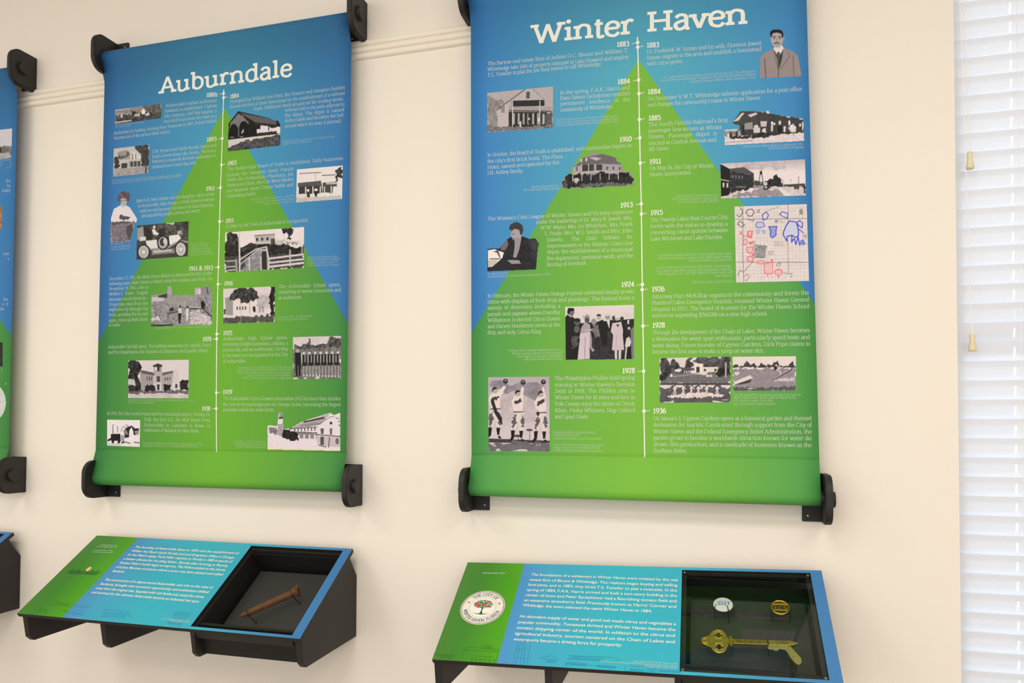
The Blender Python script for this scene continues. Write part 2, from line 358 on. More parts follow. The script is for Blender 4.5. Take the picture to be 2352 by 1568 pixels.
def sans(ch, bold=.012):
    """glyph of Blender's own built-in sans face, unit = 1 em"""
    key = (ch, bold)
    if key in _ic: return _ic[key]
    def mk(t):
        cu = bpy.data.curves.new('t', 'FONT'); cu.body = t; cu.resolution_u = 3; cu.offset = bold; o = bpy.data.objects.new('t', cu); COL.objects.link(o)
        bpy.context.view_layer.update(); me = bpy.data.meshes.new_from_object(o.evaluated_get(bpy.context.evaluated_depsgraph_get()))
        v = np.array([(q.co[0], q.co[1], 0.) for q in me.vertices]); f = [tuple(p.vertices) for p in me.polygons]
        bpy.data.objects.remove(o); bpy.data.meshes.remove(me); bpy.data.curves.remove(cu); return v, f
    v, f = mk(ch); a = mk('|'+ch+'|')[0]; b = mk('||')[0]
    adv = (a[:, 0].max()-a[:, 0].min())-(b[:, 0].max()-b[:, 0].min())
    _ic[key] = (adv, v, f); return _ic[key]
class Text:
    """collects lines of lettering into one flat mesh"""
    def __init__(s, up): s.V = []; s.F = []; s.n = 0; s.up = np.asarray(up, float)
    def line(s, txt, A, B, size, kind='body', lift=None, fit=True, slant=0., hs=None, squeeze=None):
        A = np.asarray(A, float); B = np.asarray(B, float); W = np.linalg.norm(B-A); d = (B-A)/W; out = np.cross(d, s.up); out /= np.linalg.norm(out)
        if kind == 'sans': gf = lambda c: sans(c, squeeze or .012); un = size/.73
        else:
            th, tn = {'body': (8.4, 4.2), 'cap': (8.5, 5.5), 'year': (14, 9.5), 'title': (11.6, 9.8), 'seal': (10, 6)}[kind]
            sub = {'body': 2, 'cap': 1, 'year': 3, 'title': 6, 'seal': 2}[kind]
            gf = lambda c: glyph(c, th, tn, sub); un = size/70.
        words = txt.split(' '); ww = [sum(gf(c)[0] for c in w_)*un for w_ in words]; ns = len(words)-1
        sp = (26*un if kind != 'sans' else .25*un); tot = sum(ww)
        cap_ = hs or {'body': .96, 'cap': 1.2, 'year': 1.15, 'title': 1.2, 'seal': 1, 'sans': 1.12}[kind]
        nch = len(txt); h = min(cap_, W/(tot+sp*ns)); tr = 0. if ns else (W-tot*h)/max(1, nch-1)
        gap = (W-tot*h)/ns if ns else 0
        x = 0.
        for w_, q in zip(words, ww):
            for c in w_:
                adv, gv, gfc = gf(c)
                px = (x+(gv[:, 0]+slant*gv[:, 1])*un*h)[:, None]; py = (gv[:, 1]*un)[:, None]
                s.V.append(A+d*px+s.up*py+out*gv[:, 2:3]); s.F += [tuple(i+s.n for i in f) for f in gfc]; s.n += len(gv)
                x += adv*un*h+tr
            x += gap
    def obj(s, name, m, parent, **kw): return meshobj(name, np.concatenate(s.V), s.F, m, parent, **kw)
# ------------------------------------------------------------------ printed photographs, painted point by point
CR = {'K': (180, 0, 3.357), 'L': (200, 180, 7.128), 'M': (500, 180, 7.128), 'N': (200, 400, 7.128), 'O': (500, 400, 7.128), 'Q': (200, 600, 7.128), 'R': (500, 600, 7.128),
      'S': (200, 800, 6.272), 'T': (500, 800, 6.272), 'A': (1060, 0, 5.6), 'B': (1440, 0, 5.345), 'C': (1080, 180, 5.88), 'D': (1460, 180, 5.6), 'E': (1080, 430, 5.88),
      'F': (1460, 440, 5.6), 'G': (1080, 640, 5.88), 'H': (1460, 640, 5.226), 'I': (1080, 840, 5.88), 'J': (1460, 800, 5.345), 'U': (180, 1230, 6.189), 'V': (0, 1200, 2.735),
      'W': (430, 1230, 4.64), 'X': (980, 1270, 3.92), 'Y': (1180, 1300, 5.88), 'Z': (1540, 1290, 5.6), '0': (0, 0, 1)}
def cpx(c, x, y):
    o = CR[c]; return o[0]+np.asarray(x, float)/o[2], o[1]+np.asarray(y, float)/o[2]
def vnoise(X, Y, sc, seed=0):
    X = X/sc; Y = Y/sc; xi = np.floor(X).astype(int); yi = np.floor(Y).astype(int); fx = X-xi; fy = Y-yi
    def h(a, b):
        v = np.sin(a*127.1+b*311.7+seed*74.7)*43758.5453; return v-np.floor(v)
    fx = fx*fx*(3-2*fx); fy = fy*fy*(3-2*fy)
    return (h(xi, yi)*(1-fx)+h(xi+1, yi)*fx)*(1-fy)+(h(xi, yi+1)*(1-fx)+h(xi+1, yi+1)*fx)*fy
def inpoly(X, Y, P):
    P = np.array(P, float).reshape(-1, 2); r = np.zeros(X.shape, bool); j = len(P)-1
    for i in range(len(P)):
        xi, yi = P[i]; xj, yj = P[j]
        if yi != yj: r ^= ((yi > Y) != (yj > Y)) & (X < (xj-xi)*(Y-yi)/(yj-yi)+xi)
        j = i
    return r
def dseg(X, Y, x0, y0, x1, y1):
    dx, dy = x1-x0, y1-y0; t = np.clip(((X-x0)*dx+(Y-y0)*dy)/(dx*dx+dy*dy+1e-9), 0, 1)
    return np.hypot(X-x0-t*dx, Y-y0-t*dy)
def paint(X, Y, ops, sc):
    """ops: f fill | p polygon | e ellipse | l line | r noisy region | n noise over all | b vertical bars; g = grey 0-255 or an (r,g,b)"""
    C = np.zeros(X.shape+(3,)); A = np.zeros(X.shape, bool)
    def col(g): return np.array(g if isinstance(g, tuple) else (g*1.0, g*.985, g*.99), float)
    for n, o in enumerate(ops):
        k = o[0]
        if k == 'f': C[:] = col(o[1]); A[:] = True
        elif k == 'v': t = ((Y-o[3])/(o[4]-o[3])).clip(0, 1)[..., None]; C[:] = col(o[1])*(1-t)+col(o[2])*t; A[:] = True
        elif k == 'p': m = inpoly(X, Y, o[2:]); C[m] = col(o[1]); A |= m
        elif k == 'e': m = ((X-o[2])/o[4])**2+((Y-o[3])/o[5])**2 < 1; C[m] = col(o[1]); A |= m
        elif k == 'l':
            q = o[3:]
            for i in range(0, len(q)-2, 2):
                m = dseg(X, Y, *q[i:i+4]) < o[2]/2; C[m] = col(o[1]); A |= m
        elif k in 'rR':   # ragged, mottled region: grey, amplitude, grain, polygon
            gg, amp, gr = o[1:4]; dx = (vnoise(X, Y, gr*1.5, n)-.5)*gr*2; dy = (vnoise(X, Y, gr*1.5, n+9)-.5)*gr*2
            m = inpoly(X+dx, Y+dy, o[4:]); m = m if k == 'R' else m & A; v = (vnoise(X, Y, gr, n+3)+vnoise(X, Y, gr*.45, n+5)-1)*amp*.75
            C[m] = np.clip(col(gg)+v[m][:, None], 4, 238); A |= m
        elif k == 'n': v = (vnoise(X, Y, o[2], 77)-.5)*1.1*o[1]; C[:] = np.clip(C+v[..., None], 3, 240)
        elif k == 'b':   # bars: grey, width, step, x0, y0, x1, y1, height
            gg, wd, st, x0, y0, x1, y1, hh = o[1:]; L = math.hypot(x1-x0, y1-y0); c = max(1, int(L/st))
            for i in range(c+1):
                t = i/c; xx, yy = x0+(x1-x0)*t, y0+(y1-y0)*t; m = (abs(X-xx) < wd/2) & (Y > yy) & (Y < yy+hh); C[m] = col(gg); A |= m
        elif k == 'k': A &= inpoly(X, Y, o[1:])
    return C, A
def picture(c, quad, ops, unp, parent, label, off=0., step=1.0, name='printed_photograph', grade=1.0):
    """quad TL,TR,BR,BL in crop units; unp maps frame pixels to the printed surface"""
    q = np.array(quad, float).reshape(4, 2); s = CR[c][2]
    nu = max(4, int(np.linalg.norm(q[1]-q[0])/s/step)); nv = max(4, int(np.linalg.norm(q[3]-q[0])/s/step))
    u, v = np.meshgrid(np.linspace(0, 1, nu+1), np.linspace(0, 1, nv+1))
    P = (q[0]*((1-u)*(1-v))[..., None]+q[1]*(u*(1-v))[..., None]+q[2]*(u*v)[..., None]+q[3]*((1-u)*v)[..., None])
    h = np.linalg.norm(q[1]-q[0])/nu*.27; C = np.zeros(P.shape[:2]+(3,)); wt = np.zeros(P.shape[:2])
    for dx, dy in ((-h, -h*.4), (h*.4, -h), (h, h*.4), (-h*.4, h)):
        c_, a_ = paint(P[..., 0]+dx, P[..., 1]+dy, ops, s); C += c_*a_[..., None]; wt += a_
    A = wt >= 2; C = np.clip(C/np.maximum(wt, 1)[..., None]*grade, 0, 245)
    W = unp(*cpx(c, P[..., 0], P[..., 1]), off).reshape(-1, 3); idx = np.arange((nu+1)*(nv+1)).reshape(nv+1, nu+1)
    keep = (A[:-1, :-1].astype(int)+A[1:, :-1]+A[:-1, 1:]+A[1:, 1:]) >= 2
    F = np.stack([idx[1:, :-1], idx[1:, 1:], idx[:-1, 1:], idx[:-1, :-1]], -1)[keep]
    # colour of uncovered corner points is taken from covered neighbours
    for _ in range(2):
        for ax, sh in ((0, 1), (0, -1), (1, 1), (1, -1)):
            An = np.roll(A, sh, ax); m = An & ~A; C[m] = np.roll(C, sh, ax)[m]; A = A | m
    used = np.unique(F); re = np.full(idx.size, -1); re[used] = np.arange(len(used))
    o = meshobj(name, W[used], re[F].tolist(), MPIC, parent, colors=lin(C.reshape(-1, 3)[used]))
    if label: o['label'] = label
    return o
PIC1 = [
('L', (457, 512, 1215, 412, 1210, 648, 455, 752), 'printed grey strip of a lakeside with white cottages',
 [('v', 150, 110, 430, 740), ('r', 70, 60, 40, 457, 600, 1215, 500, 1215, 660, 455, 760), ('r', 95, 50, 30, 900, 430, 1215, 400, 1215, 560, 900, 560), ('p', 172, 457, 512, 700, 480, 700, 500, 457, 540), ('r', 150, 50, 20, 460, 560, 720, 545, 730, 580, 460, 620), ('p', 228, 885, 540, 920, 485, 960, 530, 945, 585, 900, 590), ('p', 205, 945, 590, 1015, 555, 1020, 605, 955, 610), ('p', 180, 770, 590, 860, 560, 870, 620, 780, 625), ('e', 200, 565, 610, 18, 35), ('l', 205, 18, 460, 725, 620, 700, 720, 690), ('n', 14, 12)]),
('L', (437, 1150, 1020, 1080, 1003, 1550, 425, 1612), 'printed photograph of a gabled house beside a dark tree',
 [('f', 190), ('r', 60, 60, 40, 760, 1080, 1020, 1070, 1010, 1480, 900, 1450, 880, 1260, 790, 1200), ('p', 150, 500, 1210, 640, 1170, 700, 1220, 700, 1320, 520, 1330), ('p', 95, 495, 1205, 540, 1270, 640, 1265, 660, 1175, 700, 1240, 700, 1260, 540, 1330), ('p', 210, 760, 1180, 890, 1290, 880, 1310, 740, 1320, 700, 1280), ('l', 60, 12, 740, 1240, 745, 1320), ('l', 60, 12, 795, 1240, 800, 1310), ('p', 190, 540, 1350, 880, 1320, 880, 1350, 550, 1380), ('r', 55, 50, 18, 440, 1290, 520, 1280, 530, 1480, 450, 1480), ('p', 60, 560, 1390, 660, 1385, 655, 1470, 560, 1475), ('p', 75, 690, 1360, 880, 1350, 880, 1440, 690, 1450), ('b', 170, 14, 48, 700, 1350, 880, 1340, 100), ('r', 160, 45, 20, 430, 1480, 1010, 1440, 1003, 1570, 425, 1620), ('l', 40, 18, 965, 1440, 960, 1550), ('n', 16, 14)]),
('N', (370, 270, 830, 270, 830, 1130, 370, 1130), 'printed cut-out of a woman in a white blouse holding flowers',
 [('p', (150, 140, 150), 395, 800, 400, 780, 720, 780, 770, 810, 745, 960, 700, 1095, 390, 1118, 388, 860), ('r', (120, 112, 125), 40, 25, 400, 830, 760, 820, 700, 1095, 390, 1115), ('p', 75, 640, 860, 745, 800, 750, 900, 705, 1060, 690, 1080, 640, 960), ('p', (222, 214, 222), 400, 780, 395, 720, 440, 570, 530, 520, 660, 520, 700, 545, 790, 690, 815, 730, 800, 790, 760, 770, 640, 780, 440, 780), ('p', 195, 550, 470, 630, 470, 630, 530, 580, 545, 555, 520), ('e', 175, 600, 440, 50, 75), ('R', (95, 80, 90), 60, 18, 510, 440, 505, 380, 545, 300, 610, 280, 680, 310, 695, 400, 660, 460, 650, 400, 600, 380, 555, 400, 545, 460), ('l', 90, 10, 565, 425, 590, 432), ('l', 90, 10, 612, 432, 640, 425), ('r', (80, 80, 88), 80, 14, 515, 690, 570, 660, 640, 690, 700, 700, 690, 740, 580, 750, 530, 730), ('r', 90, 40, 14, 400, 790, 560, 770, 780, 770, 700, 810, 410, 830), ('n', 8, 12)]),
('N', (820, 842, 1662, 768, 1648, 1342, 808, 1400), 'printed photograph of an early open car with a spare wheel',
 [('f', 62), ('r', 70, 60, 50, 820, 840, 1662, 768, 1650, 1100, 820, 1100), ('r', 190, 40, 20, 1310, 795, 1425, 785, 1420, 830, 1310, 830), ('p', 150, 820, 880, 920, 860, 930, 1040, 820, 1080), ('p', 40, 920, 850, 1060, 920, 1060, 1090, 960, 1060), ('e', 205, 1098, 865, 22, 28), ('p', 222, 1060, 905, 1100, 895, 1150, 960, 1180, 965, 1150, 1000, 1085, 985), ('p', 45, 1180, 890, 1260, 900, 1300, 990, 1190, 1010), ('p', 208, 860, 1030, 960, 1020, 965, 1085, 860, 1095), ('p', 218, 960, 1090, 1140, 1070, 1160, 1210, 1040, 1240, 980, 1170), ('p', 225, 1330, 1010, 1500, 985, 1540, 1050, 1440, 1130, 1370, 1165, 1335, 1130), ('l', 40, 16, 1330, 1010, 1345, 1160), ('l', 150, 30, 1040, 1230, 1290, 1215, 1440, 1130, 1560, 1095, 1640, 1110), ('p', 130, 1060, 1240, 1440, 1215, 1440, 1290, 1060, 1320), ('p', 185, 1080, 1250, 1380, 1228, 1390, 1262, 1090, 1290), ('e', 35, 1243, 1122, 98, 118), ('e', 170, 1243, 1122, 76, 96), ('e', 60, 1235, 1110, 45, 65), ('e', 205, 1275, 1100, 28, 46), ('e', 40, 925, 1270, 112, 125), ('e', 195, 925, 1272, 84, 104), *[('l', 75, 7, 925, 1272, 925+76*math.cos(a*.5236), 1272+96*math.sin(a*.5236)) for a in range(12)], ('e', 215, 925, 1272, 28, 34), ('e', 45, 1535, 1225, 105, 132), ('e', 210, 1535, 1228, 80, 108), *[('l', 75, 7, 1535, 1228, 1535+72*math.cos(a*.5236), 1228+100*math.sin(a*.5236)) for a in range(12)], ('e', 215, 1535, 1228, 26, 34), ('r', 175, 30, 14, 1480, 930, 1550, 920, 1550, 985, 1480, 985), ('n', 16, 14)]),
('M', (165, 530, 1030, 530, 1030, 1190, 165, 1190), 'printed cut-out of a dark barn-like depot with open arches',
 [('p', 25, 185, 730, 330, 545, 360, 545, 830, 650, 950, 700, 985, 690, 1020, 760, 1022, 1090, 170, 1190, 175, 1010), ('r', 120, 40, 12, 200, 740, 340, 565, 500, 700, 500, 760, 200, 830), ('p', (95, 92, 95), 350, 560, 830, 655, 960, 705, 960, 760, 620, 720, 520, 660), ('n', 8, 10), ('e', 15, 265, 830, 60, 85), ('e', 15, 430, 800, 75, 100), ('p', 15, 205, 830, 325, 830, 325, 950, 205, 970), ('p', 15, 355, 800, 505, 800, 505, 945, 355, 950), ('l', 120, 14, 340, 730, 345, 950), ('p', 175, 385, 890, 420, 820, 430, 870, 400, 905), ('p', 20, 515, 690, 640, 740, 640, 940, 515, 950), ('p', (225, 212, 225), 700, 750, 830, 780, 1020, 790, 1022, 880, 640, 900, 640, 830, 700, 830), ('p', 40, 600, 715, 980, 760, 980, 800, 880, 815, 830, 780, 600, 760), ('l', 30, 16, 835, 780, 835, 850), ('p', 225, 960, 790, 1020, 800, 1022, 900, 970, 900), ('r', 50, 50, 10, 640, 895, 970, 860, 970, 890, 640, 930), ('p', (205, 200, 200), 178, 1005, 620, 950, 1022, 905, 1022, 925, 700, 985, 300, 1090, 172, 1140), ('r', (75, 76, 80), 55, 28, 172, 1140, 400, 1040, 1022, 920, 1022, 1090, 172, 1190), ('l', 170, 12, 215, 965, 260, 960), ('l', 170, 12, 370, 955, 410, 950)]),
('O', (1298, -78, 2047, -143, 2036, 405, 1284, 462), 'printed photograph of white storefronts with posts and awnings',
 [('f', (226, 220, 222)), ('l', 110, 14, 1340, -10, 1690, -30), ('l', 160, 8, 1600, -30, 1600, 120), ('p', 85, 1310, 145, 1690, 105, 1710, 200, 1315, 210), ('p', 55, 1310, 200, 1700, 190, 1720, 310, 1320, 330), ('l', 90, 14, 1710, 20, 1925, 10), ('r', 60, 50, 30, 1930, -60, 2045, -110, 2036, 60, 1975, 60, 1970, 180, 1935, 200), ('p', 70, 1720, 140, 1950, 120, 1950, 310, 1720, 320), ('p', 180, 1775, 135, 1955, 125, 1955, 160, 1775, 170), ('b', 215, 18, 120, 1320, 210, 1680, 195, 150), ('b', 205, 18, 110, 1750, 200, 1860, 190, 150), ('p', 222, 1890, 200, 1960, 200, 1960, 300, 1880, 330), ('p', 215, 1290, 330, 1420, 320, 1450, 380, 1290, 400), ('p', 60, 1460, 250, 1510, 250, 1510, 380, 1460, 380), ('e', 220, 1480, 265, 22, 22), ('p', 30, 1585, 250, 1640, 270, 1620, 380, 1590, 380), ('e', 220, 1610, 255, 30, 22), ('p', 226, 1700, 300, 1830, 300, 1830, 350, 1700, 360), ('r', 190, 30, 20, 1284, 390, 2036, 340, 2036, 410, 1284, 462), ('n', 8, 12)]),
('O', (125, 955, 1415, 862, 1410, 1528, 108, 1604), 'printed photograph of a railed footbridge leading to a building',
 [('f', (226, 216, 222)), ('r', 55, 60, 45, 125, 960, 330, 945, 345, 1180, 600, 1140, 930, 1140, 1410, 1190, 1410, 1330, 110, 1400), ('r', 35, 40, 40, 115, 1180, 340, 1160, 420, 1250, 600, 1180, 840, 1170, 1410, 1220, 1410, 1320, 110, 1380), ('r', 70, 40, 30, 110, 1360, 1410, 1290, 1408, 1540, 108, 1610), ('p', 175, 605, 1010, 930, 985, 935, 1130, 630, 1150), ('l', 70, 12, 605, 1005, 935, 982), ('b', 45, 34, 85, 645, 1045, 815, 1035, 46), ('l', 215, 12, 640, 1130, 870, 1112), ('p', 70, 870, 1060, 940, 1050, 940, 1150, 870, 1150), ('r', 190, 40, 30, 940, 1080, 1100, 1060, 1100, 1150, 940, 1150), ('r', 40, 50, 22, 1060, 900, 1190, 870, 1260, 900, 1210, 960, 1190, 1060, 1150, 1060, 1140, 960, 1060, 960), ('p', (214, 208, 212), 1100, 1080, 1400, 1070, 1400, 1190, 1100, 1150), ('l', 90, 12, 1130, 1100, 1140, 1150, 1180, 1110), ('l', 90, 12, 1210, 1110, 1230, 1150, 1250, 1105, 1290, 1150, 1310, 1110), ('p', (175, 172, 178), 640, 1230, 800, 1220, 830, 1600, 400, 1600), ('r', (140, 138, 145), 50, 40, 560, 1290, 720, 1230, 720, 1590, 400, 1600), ('l', (190, 188, 192), 22, 360, 1400, 620, 1230, 790, 1190), ('l', (180, 178, 184), 20, 380, 1470, 640, 1250), ('l', 205, 26, 352, 960, 362, 1590), ('l', 200, 26, 795, 1190, 835, 1400, 835, 1590), ('p', 45, 720, 1260, 800, 1260, 810, 1560, 720, 1560), ('l', 205, 20, 708, 1360, 712, 1560), ('l', 205, 18, 515, 1360, 520, 1570), ('l', (210, 200, 205), 30, 850, 1380, 1408, 1310), ('l', (210, 200, 205), 30, 850, 1450, 1408, 1390), ('l', (210, 200, 205), 34, 850, 1515, 1408, 1450), ('l', 190, 22, 1185, 1240, 1185, 1500), ('l', 180, 18, 1380, 1200, 1380, 1330), ('l', 170, 22, 115, 1425, 280, 1415), ('l', 170, 22, 110, 1520, 280, 1510), ('l', 180, 22, 115, 1580, 280, 1565), ('l', 150, 34, 300, 1400, 310, 1590), ('n', 14, 14)]),
('Q', (1045, 380, 2050, 380, 2050, 1060, 1045, 1060), 'printed cut-out of people walking through brick ruins',
 [('p', (150, 146, 152), 1053, 560, 1310, 520, 1315, 405, 1380, 405, 1390, 550, 1600, 555, 1760, 560, 1770, 430, 1920, 425, 1970, 385, 2030, 470, 2045, 560, 2035, 1030, 1053, 1055), ('r', (140, 136, 145), 70, 26, 1053, 660, 2040, 560, 2035, 1030, 1053, 1055), ('p', (165, 158, 168), 1320, 415, 1380, 410, 1385, 545, 1320, 545), ('p', (196, 188, 196), 1060, 585, 1265, 590, 1262, 650, 1060, 655), ('p', 60, 1170, 560, 1310, 525, 1310, 600, 1170, 590), ('r', 150, 40, 20, 1320, 580, 1600, 570, 1740, 560, 1740, 730, 1320, 730), ('p', (190, 175, 190), 1770, 440, 1860, 440, 1860, 540, 1770, 540), ('p', 215, 1830, 450, 1862, 450, 1858, 535, 1830, 530), ('p', (140, 135, 148), 1862, 430, 1990, 400, 2030, 480, 2030, 545, 1862, 545), ('l', 55, 14, 1960, 420, 1980, 540), ('l', 180, 16, 1680, 745, 1860, 755), ('l', 60, 18, 1610, 770, 1900, 780, 2035, 900), ('p', 45, 1350, 770, 1410, 750, 1420, 810, 1350, 820), ('r', (190, 182, 190), 80, 22, 1700, 820, 1820, 800, 2035, 920, 2035, 1030, 1660, 1040), ('l', 60, 20, 1320, 855, 1500, 820), ('p', 200, 1490, 770, 1545, 760, 1555, 850, 1490, 850), ('e', 40, 1522, 740, 16, 18), ('p', 30, 1485, 850, 1550, 850, 1520, 1020, 1500, 1020), ('p', 208, 1615, 770, 1665, 770, 1660, 980, 1620, 960), ('e', 40, 1640, 745, 16, 20), ('p', 30, 1860, 670, 1900, 640, 1940, 700, 1920, 780, 1870, 760), ('r', 205, 30, 22, 1055, 920, 1190, 910, 1190, 970, 1055, 970), ('l', 40, 18, 1055, 1048, 1400, 1040), ('n', 18, 14)]),
('R', (92, 450, 937, 408, 930, 990, 92, 1020), 'printed photograph of a pale school behind a leafy tree',
 [('f', (214, 204, 208)), ('p', 150, 120, 600, 200, 580, 250, 640, 250, 880, 140, 880), ('p', (206, 196, 202), 640, 530, 830, 520, 850, 860, 640, 860), ('p', (222, 212, 214), 250, 660, 640, 640, 640, 880, 250, 885), ('r', (185, 176, 182), 40, 30, 650, 560, 850, 560, 850, 760, 660, 760), ('r', 55, 70, 30, 190, 560, 290, 450, 560, 430, 660, 520, 650, 600, 560, 650, 480, 690, 390, 680, 360, 600, 260, 640, 200, 640), ('b', 75, 20, 45, 320, 740, 455, 735, 56), ('p', 45, 570, 745, 610, 730, 625, 800, 610, 840, 580, 820), ('l', 215, 16, 550, 740, 560, 850), ('b', 110, 14, 30, 690, 740, 740, 740, 90), ('r', 28, 40, 30, 850, 400, 937, 400, 930, 880, 870, 880, 830, 700, 850, 600), ('p', 214, 780, 790, 860, 770, 860, 850, 780, 860), ('r', 80, 45, 30, 92, 940, 380, 900, 930, 870, 930, 1000, 92, 1030), ('r', 70, 30, 16, 95, 780, 130, 780, 130, 870, 95, 880), ('l', 170, 7, 382, 650, 385, 1000), ('l', 130, 8, 525, 680, 525, 860), ('n', 12, 12)]),
('T', (1084, -163, 1777, -181, 1775, 432, 1085, 442), 'printed photograph of a girls team lined up with a coach',
 [('f', (206, 198, 202)), ('r', 75, 70, 36, 1084, -60, 1180, -20, 1200, -40, 1280, -60, 1300, -130, 1350, -120, 1400, -30, 1560, -60, 1640, -160, 1777, -170, 1777, 60, 1084, 60), ('p', (200, 192, 200), 1335, -150, 1470, -160, 1470, -60, 1340, -50), ('r', (110, 106, 112), 30, 40, 1084, 40, 1777, 20, 1777, 442, 1084, 442), ('r', 115, 60, 18, 1090, 10, 1777, -20, 1777, 70, 1090, 80), ('b', 205, 34, 78, 1240, 50, 1730, 40, 36), ('b', 30, 76, 86, 1250, 90, 1715, 80, 160), ('b', 165, 14, 43, 1215, 90, 1750, 90, 110), ('b', 150, 20, 44, 1235, 250, 1740, 245, 130), ('b', 215, 18, 44, 1240, 375, 1740, 385, 30), ('p', 25, 1110, 60, 1200, 60, 1200, 240, 1190, 400, 1125, 400), ('l', 110, 14, 1160, 250, 1160, 400), ('e', 170, 1150, 35, 20, 26), ('l', 200, 10, 1205, 60, 1212, 230), ('n', 16, 14)]),
('S', (595, 175, 1467, 162, 1458, 716, 590, 712), 'printed photograph of a domed two-storey city hall',
 [('f', (214, 204, 210)), ('r', 42, 60, 30, 595, 170, 730, 170, 780, 290, 740, 420, 800, 500, 800, 620, 595, 640), ('r', 190, 30, 20, 600, 440, 690, 430, 700, 540, 600, 520), ('p', (158, 150, 156), 760, 320, 960, 350, 960, 620, 780, 610, 770, 480), ('p', (168, 160, 164), 1075, 380, 1240, 340, 1240, 600, 1075, 610), ('p', (205, 195, 200), 1240, 320, 1290, 310, 1330, 390, 1330, 600, 1210, 600, 1240, 400), ('p', 90, 760, 310, 830, 320, 970, 350, 970, 390, 790, 360), ('p', 95, 1080, 350, 1240, 320, 1240, 350, 1085, 390), ('p', (176, 168, 174), 965, 320, 1080, 320, 1075, 620, 985, 620), ('p', (150, 145, 150), 960, 250, 1075, 250, 1070, 340, 965, 340), ('p', 55, 945, 245, 1020, 215, 1085, 240, 1080, 265, 950, 265), ('p', 45, 1010, 262, 1045, 262, 1040, 325, 1015, 325), ('p', 222, 980, 270, 1005, 270, 1005, 320, 980, 320), ('b', 60, 14, 30, 865, 405, 930, 405, 56), ('b', 60, 14, 32, 1125, 415, 1190, 410, 48), ('p', 70, 1005, 400, 1050, 400, 1050, 480, 1005, 480), ('p', 210, 990, 495, 1062, 495, 1062, 605, 995, 605), ('p', 50, 1008, 515, 1045, 515, 1045, 600, 1010, 600), ('r', 30, 30, 20, 830, 560, 870, 520, 940, 525, 985, 560, 990, 640, 820, 630), ('r', 25, 30, 20, 1100, 530, 1150, 510, 1210, 520, 1205, 620, 1100, 620), ('r', 35, 40, 18, 1335, 470, 1380, 450, 1460, 470, 1458, 590, 1340, 600), ('p', 60, 1270, 510, 1300, 510, 1300, 570, 1270, 570), ('r', 100, 40, 20, 590, 620, 1458, 600, 1458, 650, 590, 660), ('r', (196, 186, 192), 18, 40, 590, 655, 1458, 640, 1458, 718, 590, 714), ('n', 12, 12)]),
('S', (290, 1025, 765, 1032, 758, 1418, 288, 1396), 'printed photograph of men standing by an air mail plane',
 [('f', (228, 222, 228)), ('p', 25, 345, 1230, 480, 1230, 485, 1330, 465, 1370, 440, 1370, 440, 1330, 390, 1330, 385, 1370, 355, 1360, 350, 1320, 295, 1340, 295, 1310, 340, 1290), ('l', 60, 10, 375, 1220, 370, 1110, 380, 1100), ('l', 90, 8, 440, 1210, 435, 1120), ('l', 110, 8, 490, 1200, 500, 1150, 530, 1120, 560, 1150), ('l', 60, 10, 560, 1100, 600, 1130, 580, 1160), ('p', 130, 520, 1180, 560, 1150, 620, 1180, 600, 1240, 540, 1260), ('p', 35, 550, 1150, 640, 1110, 690, 1150, 750, 1150, 740, 1240, 680, 1250, 640, 1180, 600, 1280, 540, 1290, 540, 1240, 600, 1240), ('p', (232, 226, 232), 610, 1180, 640, 1130, 668, 1200, 665, 1320, 600, 1330), ('p', 140, 680, 1190, 740, 1180, 740, 1240, 700, 1245), ('p', 150, 485, 1250, 530, 1250, 540, 1340, 500, 1350), ('l', 45, 18, 500, 1360, 540, 1350), ('l', 100, 16, 560, 1350, 620, 1365), ('l', 60, 14, 680, 1350, 750, 1360), ('l', 150, 10, 300, 1372, 480, 1380), ('n', 12, 14)]),
('T', (718, 900, 1765, 900, 1765, 1475, 718, 1475), 'printed cut-out of a long packing house with a smokestack',
